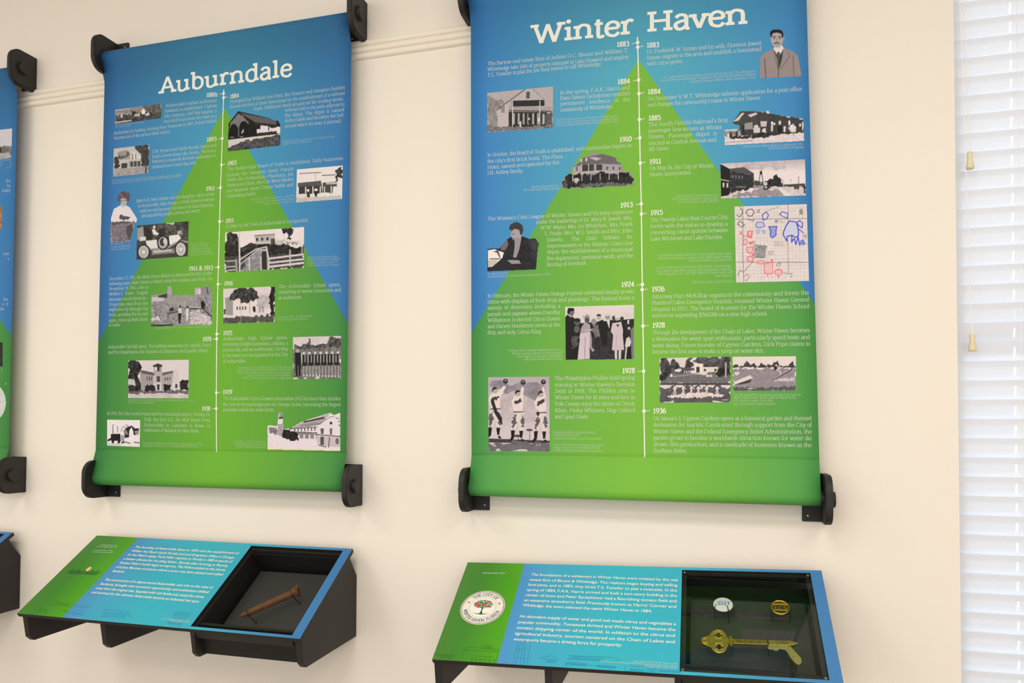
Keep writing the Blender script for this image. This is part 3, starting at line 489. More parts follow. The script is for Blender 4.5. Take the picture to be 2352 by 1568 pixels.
 [('p', (224, 214, 224), 722, 1110, 860, 1120, 885, 915, 925, 915, 945, 1170, 1050, 1150, 1230, 1050, 1620, 930, 1680, 960, 1765, 930, 1762, 1470, 720, 1448), ('p', (150, 145, 155), 885, 915, 925, 915, 930, 1000, 885, 1000), ('r', (165, 150, 165), 50, 16, 862, 1080, 940, 1080, 945, 1270, 865, 1250), ('p', 60, 880, 990, 932, 985, 932, 1012, 880, 1015), ('r', (120, 115, 120), 50, 22, 740, 1130, 860, 1130, 860, 1250, 760, 1220), ('p', (172, 165, 170), 1050, 1150, 1230, 1060, 1620, 935, 1500, 1080, 1100, 1160), ('p', 60, 1230, 1050, 1530, 985, 1540, 1010, 1240, 1070), ('p', (140, 135, 145), 1180, 1100, 1420, 1060, 1500, 1090, 1300, 1130, 1200, 1120), ('l', 90, 8, 1440, 1100, 1620, 985, 1680, 975), ('e', 50, 1632, 1075, 20, 20), ('l', 70, 12, 1035, 1155, 1430, 1132), ('b', 85, 16, 46, 1110, 1145, 1400, 1135, 50), ('l', 90, 14, 1020, 1200, 1430, 1215), ('p', (135, 125, 135), 950, 1200, 1430, 1225, 1425, 1300, 950, 1290), ('b', 215, 26, 62, 1170, 1240, 1400, 1240, 60), ('r', 30, 40, 18, 945, 1165, 1030, 1165, 1160, 1240, 1150, 1320, 1060, 1325, 930, 1280), ('p', 95, 1480, 1150, 1530, 1150, 1525, 1230, 1485, 1230), ('p', 100, 1615, 1150, 1650, 1150, 1648, 1240, 1615, 1240), ('l', 70, 14, 1420, 1240, 1762, 1268), ('p', (196, 184, 194), 1420, 1260, 1762, 1280, 1762, 1420, 1440, 1400), ('b', 80, 40, 90, 1500, 1270, 1510, 1270, 120), ('e', 205, 1722, 1335, 40, 62), ('e', 110, 1722, 1335, 28, 48), ('l', 80, 12, 1460, 1395, 1560, 1420), ('l', 60, 12, 1610, 1280, 1600, 1420), ('l', 90, 10, 1700, 1000, 1750, 1010), ('e', 90, 1747, 1050, 10, 10), ('e', 90, 1750, 1108, 10, 10), ('n', 10, 14), ('l', (225, 215, 165), 14, 720, 1444, 1762, 1466)]),
]
PIC2 = [
('C', (230, 196, 1120, 108, 1115, 668, 232, 728), 'printed photograph of a gabled two-storey country store',
 [('f', (180, 172, 176)), ('r', 140, 35, 40, 230, 240, 480, 330, 360, 430, 360, 640, 235, 640), ('p', (190, 182, 188), 510, 330, 370, 450, 370, 640, 510, 665), ('p', (186, 178, 184), 520, 300, 740, 150, 840, 145, 1000, 285, 1000, 320, 560, 320), ('l', 90, 12, 345, 430, 560, 280, 740, 150), ('l', 130, 8, 840, 145, 1000, 285), ('p', 85, 757, 180, 805, 178, 803, 270, 757, 272), ('p', 45, 560, 300, 1000, 290, 1005, 370, 640, 380, 560, 380), ('p', (165, 158, 160), 520, 385, 1100, 380, 1090, 440, 540, 440), ('l', 80, 16, 530, 435, 1090, 445), ('p', 48, 520, 450, 1040, 455, 1030, 640, 520, 665), ('b', 170, 26, 60, 590, 470, 980, 470, 150), ('b', 40, 18, 74, 700, 470, 980, 470, 140), ('b', 205, 12, 185, 572, 300, 940, 300, 350), ('p', 205, 665, 590, 690, 570, 690, 655, 665, 655), ('e', 210, 795, 545, 10, 16), ('e', 215, 925, 560, 12, 30), ('l', 60, 10, 430, 380, 430, 460), ('l', 60, 10, 455, 370, 455, 460), ('p', 190, 980, 480, 1005, 480, 1005, 610, 980, 610), ('r', 90, 40, 20, 1020, 470, 1110, 440, 1112, 640, 1020, 640), ('r', (120, 115, 118), 40, 20, 232, 640, 520, 660, 1115, 625, 1115, 672, 232, 730), ('n', 14, 12)]),
('C', (1235, 985, 2215, 985, 2215, 1495, 1235, 1495), 'printed cut-out of a large hotel with wide verandas',
 [('p', (150, 145, 150), 1240, 1385, 1300, 1310, 1385, 1290, 1390, 1190, 1480, 1130, 1490, 1070, 1590, 1050, 1640, 995, 1700, 1010, 1770, 1020, 1850, 1045, 1960, 1060, 1970, 1110, 2050, 1160, 2055, 1260, 2170, 1265, 2175, 1320, 2205, 1340, 2205, 1440, 1245, 1490), ('p', (105, 100, 108), 1590, 1060, 1780, 1020, 1960, 1070, 1975, 1115, 2050, 1160, 1800, 1150, 1590, 1160, 1400, 1185, 1480, 1135, 1500, 1075), ('b', 195, 24, 62, 1500, 1080, 1570, 1070, 50), ('p', (186, 178, 186), 1600, 1070, 1680, 1060, 1780, 1080, 1700, 1110), ('p', 60, 1500, 1170, 1670, 1160, 1670, 1245, 1505, 1255), ('p', 62, 1690, 1160, 1800, 1165, 1800, 1240, 1690, 1240), ('b', 190, 12, 90, 1505, 1155, 1790, 1155, 100), ('p', (165, 158, 165), 1800, 1160, 2040, 1170, 2045, 1250, 1800, 1240), ('b', 80, 24, 60, 1850, 1190, 2020, 1195, 40), ('p', (172, 165, 172), 1390, 1200, 1500, 1180, 1500, 1265, 1390, 1280), ('p', 90, 1430, 1195, 1450, 1195, 1450, 1250, 1430, 1250), ('l', (185, 178, 185), 22, 1330, 1305, 1560, 1270, 1780, 1255, 2050, 1270), ('r', (38, 38, 42), 50, 24, 1245, 1385, 1310, 1310, 1560, 1290, 1780, 1275, 2160, 1275, 2175, 1330, 2200, 1340, 2204, 1436, 1248, 1484), ('b', 190, 12, 105, 1385, 1300, 2000, 1275, 90), ('r', 190, 60, 16, 1400, 1360, 1470, 1340, 1480, 1400, 1410, 1410), ('r', 90, 40, 16, 1260, 1400, 1300, 1370, 1310, 1480, 1260, 1480), ('r', (95, 95, 98), 30, 20, 1500, 1420, 1900, 1400, 2200, 1425, 2204, 1438, 1500, 1470), ('n', 14, 12)]),
('B', (1620, 350, 2150, 350, 2150, 965, 1620, 965), 'printed cut-out of a man with a moustache in a three-piece suit',
 [('p', (150, 138, 142), 1632, 955, 1640, 700, 1680, 650, 1800, 600, 1930, 590, 2050, 640, 2095, 680, 2140, 930, 2130, 935), ('n', 8, 10), ('l', 95, 12, 1690, 720, 1705, 950), ('l', 100, 10, 2040, 690, 2050, 940), ('p', 62, 1805, 610, 1850, 740, 1862, 860, 1900, 740, 1920, 600, 1850, 580), ('p', (222, 212, 216), 1800, 600, 1815, 560, 1900, 555, 1925, 590, 1900, 640, 1860, 700, 1830, 650), ('p', 80, 1840, 640, 1880, 640, 1870, 750, 1850, 750), ('l', 95, 8, 1805, 620, 1855, 850), ('l', 95, 8, 1975, 640, 2000, 690, 1880, 850), ('l', 60, 8, 1860, 860, 1860, 940), ('e', (178, 165, 170), 1843, 470, 76, 112), ('p', 175, 1800, 530, 1890, 530, 1880, 585, 1820, 585), ('p', 28, 1762, 430, 1765, 385, 1800, 365, 1850, 360, 1900, 375, 1918, 410, 1918, 470, 1905, 460, 1895, 415, 1850, 400, 1795, 405, 1775, 440, 1772, 470), ('l', 50, 10, 1785, 450, 1825, 447), ('l', 50, 10, 1858, 447, 1900, 452), ('e', 60, 1808, 470, 14, 7), ('e', 60, 1878, 470, 14, 7), ('l', 130, 8, 1843, 470, 1838, 510), ('p', 40, 1800, 530, 1840, 517, 1880, 530, 1880, 540, 1840, 530, 1802, 541), ('l', 110, 8, 1825, 553, 1862, 553), ('e', 150, 1923, 470, 10, 24)]),
('D', (1130, 400, 2170, 400, 2170, 860, 1130, 860), 'printed cut-out of a crowded railway depot under a wide roof',
 [('p', (215, 205, 210), 1145, 665, 1340, 650, 1340, 580, 1240, 580, 1350, 425, 1680, 440, 1690, 415, 1710, 420, 1720, 455, 2150, 520, 2165, 800, 1150, 855), ('p', 70, 1240, 575, 1350, 425, 1600, 430, 1560, 600, 1345, 600), ('p', 200, 1250, 560, 1370, 440, 1400, 450, 1360, 490, 1330, 540), ('p', (205, 195, 200), 1440, 470, 1540, 440, 1590, 450, 1480, 500), ('r', (62, 62, 66), 25, 16, 1560, 430, 1720, 450, 2150, 520, 2150, 700, 1340, 740, 1340, 580, 1560, 590), ('p', 150, 1400, 580, 1500, 560, 1510, 650, 1400, 660), ('p', 40, 1375, 600, 1395, 600, 1400, 730, 1375, 730), ('p', (200, 190, 198), 1605, 550, 1690, 550, 1680, 620, 1610, 620), ('e', 210, 1550, 620, 30, 22), ('p', 205, 1510, 640, 1600, 630, 1600, 700, 1520, 700), ('r', 210, 40, 16, 1620, 650, 1670, 640, 1680, 710, 1620, 720), ('e', 225, 1755, 575, 16, 22), ('e', 225, 1785, 585, 12, 18), ('p', 200, 1740, 600, 1770, 600, 1765, 680, 1740, 680), ('e', 220, 1855, 570, 16, 26), ('p', 215, 1900, 620, 1930, 610, 1925, 700, 1905, 700), ('e', 225, 1970, 570, 22, 34), ('r', 215, 60, 14, 1960, 640, 2030, 570, 2070, 650, 2050, 690, 1980, 690), ('e', 215, 2115, 600, 12, 22), ('p', 200, 2140, 590, 2160, 590, 2155, 650, 2140, 650), ('l', 30, 14, 1960, 540, 1955, 600), ('l', 30, 12, 2130, 640, 2135, 800), ('p', 30, 1820, 610, 1880, 610, 1880, 700, 1830, 700), ('r', 140, 90, 16, 1150, 680, 1340, 660, 1340, 750, 1150, 770), ('e', 215, 1190, 730, 14, 26), ('p', 45, 1210, 700, 1240, 690, 1240, 770, 1210, 770), ('p', 50, 1285, 690, 1310, 680, 1315, 750, 1285, 750), ('r', 45, 50, 16, 1240, 740, 1480, 740, 1640, 700, 1800, 700, 2160, 680, 1900, 720, 1650, 760, 1240, 780), ('l', 60, 8, 1885, 690, 1885, 740), ('l', 60, 8, 2030, 690, 2030, 730), ('r', (218, 206, 214), 25, 26, 1150, 790, 1650, 765, 1900, 725, 2165, 690, 2165, 800, 1150, 855), ('l', (150, 120, 120), 8, 1165, 825, 1500, 800), ('n', 8, 10)]),
('D', (1088, 1095, 2178, 1040, 2190, 1503, 1098, 1543), 'printed photograph of a main street with a water tower',
 [('v', (190, 180, 188), (228, 218, 222), 1060, 1200), ('r', (190, 182, 190), 20, 60, 1200, 1080, 2000, 1060, 1900, 1150, 1500, 1180), ('p', 30, 1088, 1100, 1215, 1165, 1215, 1500, 1098, 1520), ('p', (82, 80, 84), 1215, 1160, 1395, 1140, 1520, 1220, 1525, 1400, 1215, 1460), ('r', (48, 48, 54), 30, 20, 1225, 1200, 1400, 1230, 1510, 1240, 1520, 1410, 1215, 1480), ('b', 130, 14, 34, 1250, 1240, 1370, 1250, 40), ('l', 190, 12, 1095, 1300, 1200, 1320), ('b', 200, 22, 48, 1130, 1340, 1180, 1345, 60), ('l', 150, 10, 1290, 1395, 1420, 1395), ('p', 70, 1525, 1310, 1640, 1330, 1650, 1380, 1530, 1400), ('p', 40, 1597, 1195, 1625, 1185, 1628, 1240, 1597, 1240), ('l', 60, 9, 1600, 1240, 1585, 1330), ('l', 60, 9, 1625, 1240, 1640, 1330), ('l', 205, 10, 1612, 1240, 1612, 1350), ('r', (42, 44, 46), 36, 24, 1670, 1330, 1760, 1280, 1810, 1240, 1860, 1280, 1890, 1340, 1880, 1410, 1700, 1420), ('p', 200, 1640, 1340, 1690, 1330, 1695, 1370, 1650, 1375), ('l', 110, 8, 1885, 1290, 1895, 1370), ('p', (75, 75, 72), 1900, 1365, 2180, 1350, 2180, 1395, 1900, 1405), ('l', 110, 7, 2095, 1260, 2100, 1370), ('l', 120, 7, 1995, 1300, 2000, 1325), ('r', (205, 196, 202), 26, 30, 1100, 1520, 1300, 1470, 1600, 1410, 2190, 1400, 2190, 1505, 1100, 1545), ('r', (150, 142, 150), 30, 26, 1260, 1500, 1620, 1420, 1820, 1430, 1900, 1510, 1250, 1530), ('p', 222, 1840, 1420, 1880, 1420, 2010, 1500, 1920, 1505), ('p', 55, 1640, 1380, 1710, 1375, 1705, 1430, 1645, 1435), ('e', 200, 1675, 1400, 16, 14), ('r', (150, 145, 150), 60, 14, 1520, 1380, 1640, 1370, 1640, 1410, 1520, 1420), ('r', 60, 50, 12, 2040, 1390, 2110, 1385, 2110, 1420, 2040, 1420), ('r', 60, 50, 12, 2150, 1390, 2188, 1390, 2188, 1470, 2165, 1470), ('n', 10, 12)]),
('F', (1272, 192, 2200, 160, 2230, 1147, 1293, 1168), 'printed street map with lakes outlined in blue and red',
 [('f', (222, 212, 214)), ('n', 9, 40)] +
 [('l', (188, 178, 184), 3, 1272+46*i, 170, 1293+46*i, 1168) for i in range(1, 20)] + [('l', (188, 178, 184), 3, 1270, 190+46*i, 2230, 160+46*i) for i in range(1, 21)] +
 [('l', 90, 6, 1380, 190, 1380, 700, 1390, 1165), ('l', 95, 6, 1960, 170, 1955, 600, 1965, 1050), ('l', 100, 6, 1275, 355, 2200, 345), ('l', 95, 6, 1290, 905, 2220, 910), ('l', 90, 6, 1400, 1020, 1500, 910, 1530, 830, 1530, 640), ('l', 120, 5, 1660, 260, 1850, 190), ('l', 70, 9, 1340, 195, 1380, 260, 1340, 325, 1300, 300), ('l', 80, 9, 1310, 420, 1340, 375, 1400, 430, 1370, 455, 1310, 420), ('l', 60, 9, 1415, 260, 1450, 230, 1500, 225, 1525, 265, 1500, 310, 1450, 315, 1415, 260), ('l', 80, 8, 1565, 240, 1590, 235, 1585, 265, 1560, 265), ('l', 80, 8, 1440, 350, 1510, 380, 1525, 350),
  ('l', (50, 70, 205), 11, 1628, 300, 1680, 262, 1710, 300, 1690, 345, 1640, 368, 1628, 300), ('l', (60, 80, 210), 11, 1850, 290, 1890, 258, 1960, 285, 1950, 340, 1890, 318, 1850, 290), ('p', (190, 195, 228), 1545, 430, 1560, 390, 1640, 395, 1665, 440, 1600, 465, 1550, 455), ('l', (95, 110, 200), 11, 1545, 430, 1560, 390, 1640, 395, 1665, 440, 1600, 465, 1550, 455, 1545, 430), ('p', (150, 160, 215), 1710, 450, 1815, 445, 1805, 560, 1760, 595, 1730, 570), ('l', (50, 65, 190), 11, 1710, 450, 1815, 445, 1805, 500, 1805, 560, 1760, 595, 1730, 570, 1740, 500, 1710, 450), ('e', (175, 182, 220), 1575, 510, 32, 32), ('p', (160, 170, 215), 1620, 490, 1670, 495, 1670, 540, 1630, 535),
  ('p', (198, 204, 228), 1900, 520, 1980, 380, 2070, 395, 2095, 560, 2000, 560, 1950, 635), ('l', (45, 60, 200), 13, 1900, 520, 1940, 430, 1980, 375, 2070, 395, 2090, 480, 2095, 560, 2060, 590, 2010, 560, 1950, 575, 1945, 635, 1900, 560, 1900, 520), ('l', (50, 65, 205), 12, 2070, 400, 2110, 370, 2150, 410, 2140, 465, 2100, 440, 2080, 410), ('l', (60, 75, 205), 11, 2095, 480, 2160, 530), ('l', (60, 75, 210), 14, 2010, 560, 2005, 650, 2040, 600, 2060, 680, 2090, 580, 2110, 690, 2150, 620, 2180, 670), ('p', (120, 135, 215), 2120, 620, 2180, 640, 2170, 690, 2110, 680),
  ('p', (232, 130, 140), 1335, 530, 1360, 500, 1372, 550, 1350, 560), ('e', (230, 110, 120), 1392, 572, 14, 12), ('p', (232, 120, 130), 1440, 500, 1510, 500, 1495, 605, 1425, 585), ('p', (222, 205, 208), 1460, 515, 1488, 515, 1475, 570, 1455, 565), ('e', (226, 120, 132), 1410, 648, 34, 42), ('e', (226, 190, 196), 1410, 648, 22, 30), ('p', (228, 120, 132), 1450, 650, 1530, 630, 1500, 680, 1460, 680), ('p', (226, 130, 140), 1420, 710, 1520, 700, 1515, 760, 1480, 805, 1430, 785), ('p', (226, 190, 196), 1436, 722, 1500, 718, 1498, 765, 1478, 785, 1444, 770), ('e', (226, 110, 122), 1510, 808, 16, 20), ('e', (226, 120, 132), 1475, 865, 48, 42), ('e', (226, 190, 196), 1475, 865, 32, 28), ('p', (230, 140, 150), 1560, 885, 1650, 880, 1655, 930, 1600, 940, 1565, 925), ('p', (226, 195, 200), 1580, 898, 1635, 895, 1635, 918, 1590, 920), ('l', (226, 110, 122), 12, 1655, 930, 1760, 905, 1765, 1040, 1740, 1058, 1655, 1050, 1655, 930), ('p', (226, 185, 192), 1668, 935, 1752, 918, 1752, 1040, 1668, 1042), ('e', (228, 100, 114), 1752, 885, 14, 16), ('l', (228, 120, 130), 12, 1695, 1055, 1695, 1085), ('e', (228, 120, 130), 1838, 1035, 54, 44), ('e', (226, 188, 194), 1838, 1038, 40, 30), ('l', (228, 100, 114), 14, 1838, 1080, 1838, 1108),
  ('r', (150, 148, 155), 40, 12, 1535, 680, 1680, 690, 1665, 850, 1535, 850), ('l', 80, 8, 1540, 845, 1665, 845), ('l', 110, 7, 1580, 700, 1600, 725, 1610, 690), ('l', 110, 7, 1630, 720, 1650, 690, 1690, 710, 1640, 745, 1630, 720), ('l', 120, 6, 1710, 770, 1770, 770, 1765, 805, 1715, 805, 1710, 770), ('l', 120, 5, 1775, 650, 1905, 645), ('l', 130, 5, 1790, 672, 1880, 670), ('l', 120, 5, 1770, 692, 1910, 690), ('l', 90, 7, 1310, 1080, 1345, 1010, 1390, 1040), ('l', 110, 7, 1390, 1100, 1430, 1060, 1465, 1090, 1430, 1145, 1400, 1130), ('l', 90, 7, 1815, 965, 1820, 920, 1860, 915, 1850, 960), ('l', 120, 7, 1900, 1040, 1960, 1060, 2010, 1050, 2000, 1105), ('e', 150, 1810, 380, 22, 20), ('l', 150, 8, 1840, 370, 1900, 395), ('r', 150, 40, 14, 2100, 240, 2150, 200, 2160, 290, 2110, 300), ('r', (175, 168, 178), 40, 14, 2150, 560, 2200, 540, 2205, 600, 2160, 600)]),
('E', (225, 465, 940, 465, 940, 1140, 225, 1140), 'printed cut-out of a seated woman in black writing at a desk',
 [('p', (38, 38, 44), 235, 1130, 235, 835, 320, 830, 390, 830, 420, 800, 500, 700, 560, 670, 700, 660, 800, 700, 880, 690, 925, 760, 905, 860, 885, 1105), ('p', (52, 50, 58), 700, 670, 800, 700, 880, 695, 925, 760, 900, 900, 880, 1000, 780, 900), ('b', 90, 6, 20, 850, 720, 905, 730, 110), ('r', (36, 36, 42), 22, 26, 480, 720, 700, 665, 790, 720, 850, 1000, 700, 1080, 480, 1000), ('p', (112, 105, 112), 420, 790, 500, 700, 515, 780, 470, 850, 410, 850), ('p', (150, 145, 152), 600, 800, 600, 720, 690, 690, 660, 850, 620, 950, 580, 945), ('p', (236, 226, 226), 238, 850, 330, 835, 390, 860, 455, 880, 430, 965, 400, 985, 300, 1070, 240, 1078), ('p', 60, 310, 870, 375, 850, 410, 945, 395, 950, 360, 880), ('p', 190, 240, 985, 380, 975, 330, 1050, 240, 1075), ('l', 40, 10, 265, 965, 430, 965), ('e', (165, 158, 165), 625, 640, 72, 84), ('p', (150, 144, 152), 570, 690, 690, 680, 680, 740, 610, 720), ('p', (58, 56, 62), 525, 560, 540, 510, 590, 480, 640, 470, 700, 510, 715, 570, 700, 630, 680, 650, 660, 575, 600, 560, 560, 585), ('l', 80, 8, 565, 630, 595, 628), ('l', 90, 7, 570, 690, 600, 695), ('p', (150, 145, 150), 500, 985, 560, 980, 660, 985, 685, 1030, 560, 1035), ('n', 8, 12)]),
('G', (1283, 378, 2213, 352, 2213, 1085, 1288, 1095), 'printed photograph of dignitaries greeting a woman in a long veil',
 [('v', (222, 212, 214), (214, 202, 208), 350, 560), ('p', 28, 1283, 520, 1330, 460, 1390, 520, 1500, 600, 2213, 540, 2213, 1085, 1288, 1095), ('p', (60, 58, 62), 1660, 780, 1900, 700, 1920, 1085, 1620, 1090), ('r', (48, 46, 52), 26, 30, 1560, 800, 1900, 780, 2080, 1000, 2080, 1085, 1620, 1090), ('e', 110, 1358, 450, 48, 58), ('p', 25, 1310, 450, 1320, 395, 1400, 395, 1408, 430, 1350, 440, 1335, 490), ('p', 30, 1283, 520, 1340, 490, 1400, 600, 1480, 660, 1440, 720, 1400, 900, 1370, 1090, 1288, 1095), ('l', 205, 12, 1320, 480, 1365, 515), ('e', 90, 1445, 580, 45, 48), ('e', 35, 1445, 558, 45, 26), ('e', 95, 1440, 680, 38, 50), ('r', 80, 60, 16, 1370, 780, 1450, 760, 1460, 900, 1380, 950), ('r', 150, 50, 14, 1510, 530, 1540, 500, 1600, 490, 1620, 540, 1580, 560), ('e', 80, 1578, 560, 32, 40), ('p', (165, 155, 165), 1470, 800, 1500, 660, 1550, 580, 1620, 620, 1625, 700, 1640, 800, 1640, 920, 1685, 970, 1650, 985, 1600, 900), ('p', (205, 190, 204), 1490, 740, 1610, 720, 1615, 1085, 1450, 1090, 1470, 900), ('l', (150, 138, 150), 10, 1555, 780, 1545, 1080), ('l', (180, 170, 182), 22, 1560, 700, 1660, 685, 1710, 660), ('e', 145, 1670, 580, 36, 42), ('r', (112, 108, 112), 50, 14, 1660, 620, 1750, 620, 1760, 770, 1690, 790, 1660, 720), ('e', 175, 1738, 520, 32, 36), ('e', 60, 1738, 492, 32, 16), ('p', 30, 1720, 580, 1790, 550, 1850, 640, 1850, 900, 1780, 900, 1740, 700), ('e', 150, 1855, 510, 34, 42), ('e', 205, 1852, 485, 32, 18), ('p', 215, 1840, 560, 1885, 560, 1885, 680, 1870, 650), ('p', 35, 1885, 550, 1930, 560, 1910, 760, 1880, 700), ('e', 60, 1945, 530, 30, 32), ('e', 175, 1985, 525, 32, 40), ('e', 215, 1985, 508, 36, 22), ('p', (202, 188, 198), 1900, 700, 1920, 600, 2040, 580, 2065, 700, 2060, 760, 2080, 960, 1915, 965, 1930, 760, 1900, 710), ('l', (168, 156, 166), 8, 1975, 760, 1970, 950), ('r', 60, 60, 12, 1980, 620, 2010, 615, 2005, 660, 1985, 660), ('p', 205, 1950, 965, 2040, 965, 2035, 1085, 1955, 1085), ('p', 50, 1985, 965, 2005, 965, 2005, 1085, 1985, 1085), ('e', 55, 2050, 540, 26, 30), ('e', 205, 2128, 495, 32, 42), ('p', 40, 2080, 590, 2190, 540, 2213, 640, 2180, 800, 2100, 760), ('p', 205, 2120, 560, 2150, 550, 2145, 610, 2125, 610), ('e', 200, 2145, 668, 18, 18), ('p', 205, 2090, 900, 2110, 800, 2150, 780, 2175, 850, 2160, 910, 2100, 930), ('l', 190, 22, 2110, 930, 2095, 1075), ('p', (120, 116, 128), 2165, 690, 2213, 640, 2213, 1085, 2180, 1085), ('n', 8, 12)]),
('J', (293, 118, 1163, 100, 1163, 660, 298, 665), 'printed photograph of water skiers in a line before gardens',
 [('f', (216, 206, 208)), ('r', (72, 70, 74), 60, 34, 293, 110, 400, 110, 430, 200, 500, 140, 540, 230, 590, 240, 600, 130, 690, 120, 690, 290, 600, 300, 293, 330), ('r', (80, 78, 82), 60, 30, 700, 130, 850, 110, 1160, 100, 1160, 300, 1000, 340, 820, 240, 720, 180), ('p', (228, 218, 214), 725, 185, 830, 185, 830, 300, 725, 300), ('p', 60, 745, 225, 785, 225, 785, 295, 745, 295), ('p', (220, 210, 206), 830, 230, 1010, 225, 1010, 290, 830, 290), ('b', 70, 28, 70, 850, 250, 980, 250, 30), ('p', 85, 550, 235, 720, 240, 720, 270, 560, 275), ('b', 220, 12, 22, 600, 275, 720, 275, 22), ('r', 222, 40, 16, 480, 260, 560, 250, 560, 290, 480, 290), ('r', (112, 108, 112), 18, 40, 298, 320, 600, 310, 1163, 310, 1163, 450, 298, 450), ('l', (150, 145, 150), 12, 420, 345, 600, 330, 760, 305), ('r', (42, 42, 46), 36, 24, 298, 310, 380, 310, 400, 360, 320, 400, 298, 420), ('r', 35, 36, 20, 1000, 260, 1110, 220, 1160, 260, 1160, 330, 1010, 345), ('l', (170, 162, 168), 22, 1108, 180, 1105, 345), ('e', 215, 885, 335, 20, 16), ('e', 200, 925, 335, 18, 16), ('e', 230, 440, 330, 12, 22), ('p', (70, 66, 72), 298, 425, 1163, 425, 1163, 450, 298, 450), ('p', (216, 204, 206), 298, 448, 1163, 448, 1163, 468, 298, 468), ('r', (88, 88, 96), 26, 30, 298, 468, 1163, 468, 1163, 662, 298, 665), ('r', (222, 208, 206), 50, 14, 400, 580, 560, 560, 800, 540, 1080, 570, 1080, 592, 800, 602, 400, 600)] +
 [('p', (226, 208, 206), x-14, 470, x+14, 465, x+10, 515, x+22, 560, x+8, 562, x, 520, x-14, 565, x-26, 562, x-8, 515) for x in (480, 585, 682, 770, 872, 1000)] + [('e', 70, x, 452, 10, 12) for x in (480, 590, 695, 770, 870, 1000)] + [('l', (230, 215, 212), 9, x-20, 500, x, 470, x+24, 498) for x in (480, 590, 695, 770, 870, 1000)] + [('l', 220, 4, x, 410, x, 425) for x in (430, 550, 680, 785, 900, 1010)] + [('l', (200, 190, 190), 8, 1060, 632, 1130, 630), ('n', 10, 10)]),
('J', (1190, 102, 1967, 95, 1971, 516, 1198, 520), 'printed photograph of a lone water skier leaping from a ramp',
 [('v', (226, 214, 212), (222, 210, 208), 95, 240), ('r', (60, 60, 64), 40, 12, 1192, 205, 1240, 195, 1260, 215, 1320, 215, 1375, 150, 1410, 205, 1450, 175, 1470, 215, 1510, 220, 1545, 185, 1610, 215, 1640, 195, 1660, 215, 1740, 150, 1765, 215, 1880, 205, 1930, 160, 1950, 210, 1968, 215, 1968, 235, 1192, 230), ('p', (225, 214, 216), 1192, 236, 1968, 236, 1968, 246, 1192, 248), ('r', (146, 136, 146), 22, 20, 1192, 248, 1968, 246, 1971, 516, 1198, 520), ('r', (90, 88, 96), 36, 16, 1198, 470, 1500, 480, 1970, 465, 1971, 520, 1198, 522), ('p', (222, 210, 208), 1205, 410, 1400, 328, 1445, 362, 1215, 442), ('p', 60, 1215, 445, 1430, 375, 1400, 420, 1300, 440), ('r', 215, 30, 10, 1215, 290, 1270, 290, 1265, 330, 1215, 325), ('p', (150, 142, 155), 1200, 350, 1330, 335, 1210, 400), ('l', 190, 14, 1380, 490, 1440, 492), ('p', 35, 1700, 225, 1730, 215, 1740, 250, 1725, 272, 1700, 268), ('e', 190, 1725, 205, 12, 12), ('l', (205, 190, 198), 14, 1725, 262, 1760, 270, 1785, 315), ('l', (215, 200, 205), 10, 1735, 215, 1785, 235), ('l', 60, 12, 1690, 385, 1800, 325, 1900, 270, 1940, 215), ('l', (200, 190, 200), 6, 1700, 372, 1900, 255), ('r', 190, 40, 12, 1700, 380, 1960, 350, 1950, 400, 1700, 400), ('n', 12, 10)]),
('I', (243, 152, 1068, 145, 1073, 1155, 248, 1148), 'printed photograph of three ballplayers reaching up with gloves',
 [('v', (178, 168, 178), (205, 192, 200), 150, 900), ('r', (140, 132, 144), 26, 90, 243, 200, 900, 220, 1068, 300, 1068, 420, 700, 480, 243, 330), ('r', (190, 178, 186), 20, 80, 243, 380, 600, 380, 1068, 620, 1068, 760, 400, 700), ('p', (62, 58, 62), 248, 980, 1073, 1010, 1073, 1045, 248, 1035), ('r', (108, 104, 112), 20, 50, 248, 1020, 1073, 1025, 1073, 1155, 248, 1150), ('e', 70, 640, 945, 55, 18), ('l', 90, 8, 650, 940, 650, 995), ('e', 75, 800, 865, 45, 16), ('l', 90, 7, 805, 870, 805, 1005)] +
 sum([[('p', (222, 210, 208), cx-85, cy+60, cx-40, cy-15, cx+30, cy-20, gx-22, gy+60, gx+12, gy+70, cx+75, cy+40, cx+70, cy+200, cx-50, cy+200),
       ('p', (216, 204, 204), cx-50, cy+210, cx+75, cy+205, cx+95, cy+420, cx+75, cy+460, cx+20, cy+460, cx+10, cy+320, cx-30, cy+450, cx-90, cy+450, cx-80, cy+330),
       ('r', (92, 88, 96), 40, 16, cx-70, cy+300, cx-30, cy+230, cx-10, cy+330, cx-60, cy+440, cx-75, cy+430), ('r', (92, 88, 96), 40, 16, cx+55, cy+230, cx+88, cy+300, cx+88, cy+400, cx+60, cy+420, cx+40, cy+300),
       ('l', 60, 14, cx-50, cy+203, cx+75, cy+200), ('r', (60, 58, 66), 40, 14, cx-50, cy+60, cx+50, cy+20, cx+60, cy+50, cx-40, cy+110),
       ('e', (180, 165, 168), cx+5, cy-45, 34, 38), ('p', 35, cx-38, cy-40, cx-25, cy-85, cx+15, cy-95, cx+40, cy-70, cx-10, cy-62, cx-25, cy-35),
       ('e', 48, gx, gy, 34, 34), ('e', 150, gx+2, gy-10, 12, 10),
       ('p', 22, cx-90, cy+450, cx-35, cy+450, cx-50, cy+560, cx-95, cy+600, cx-115, cy+590, cx-85, cy+540), ('p', 22, cx+22, cy+455, cx+75, cy+455, cx+62, cy+550, cx+95, cy+600, cx+55, cy+600, cx+35, cy+550), ('e', 215, cx+52, cy+560, 14, 8)]
      for cx, cy, gx, gy in ((330, 380, 476, 208), (640, 420, 714, 222), (950, 430, 988, 218))], []) +
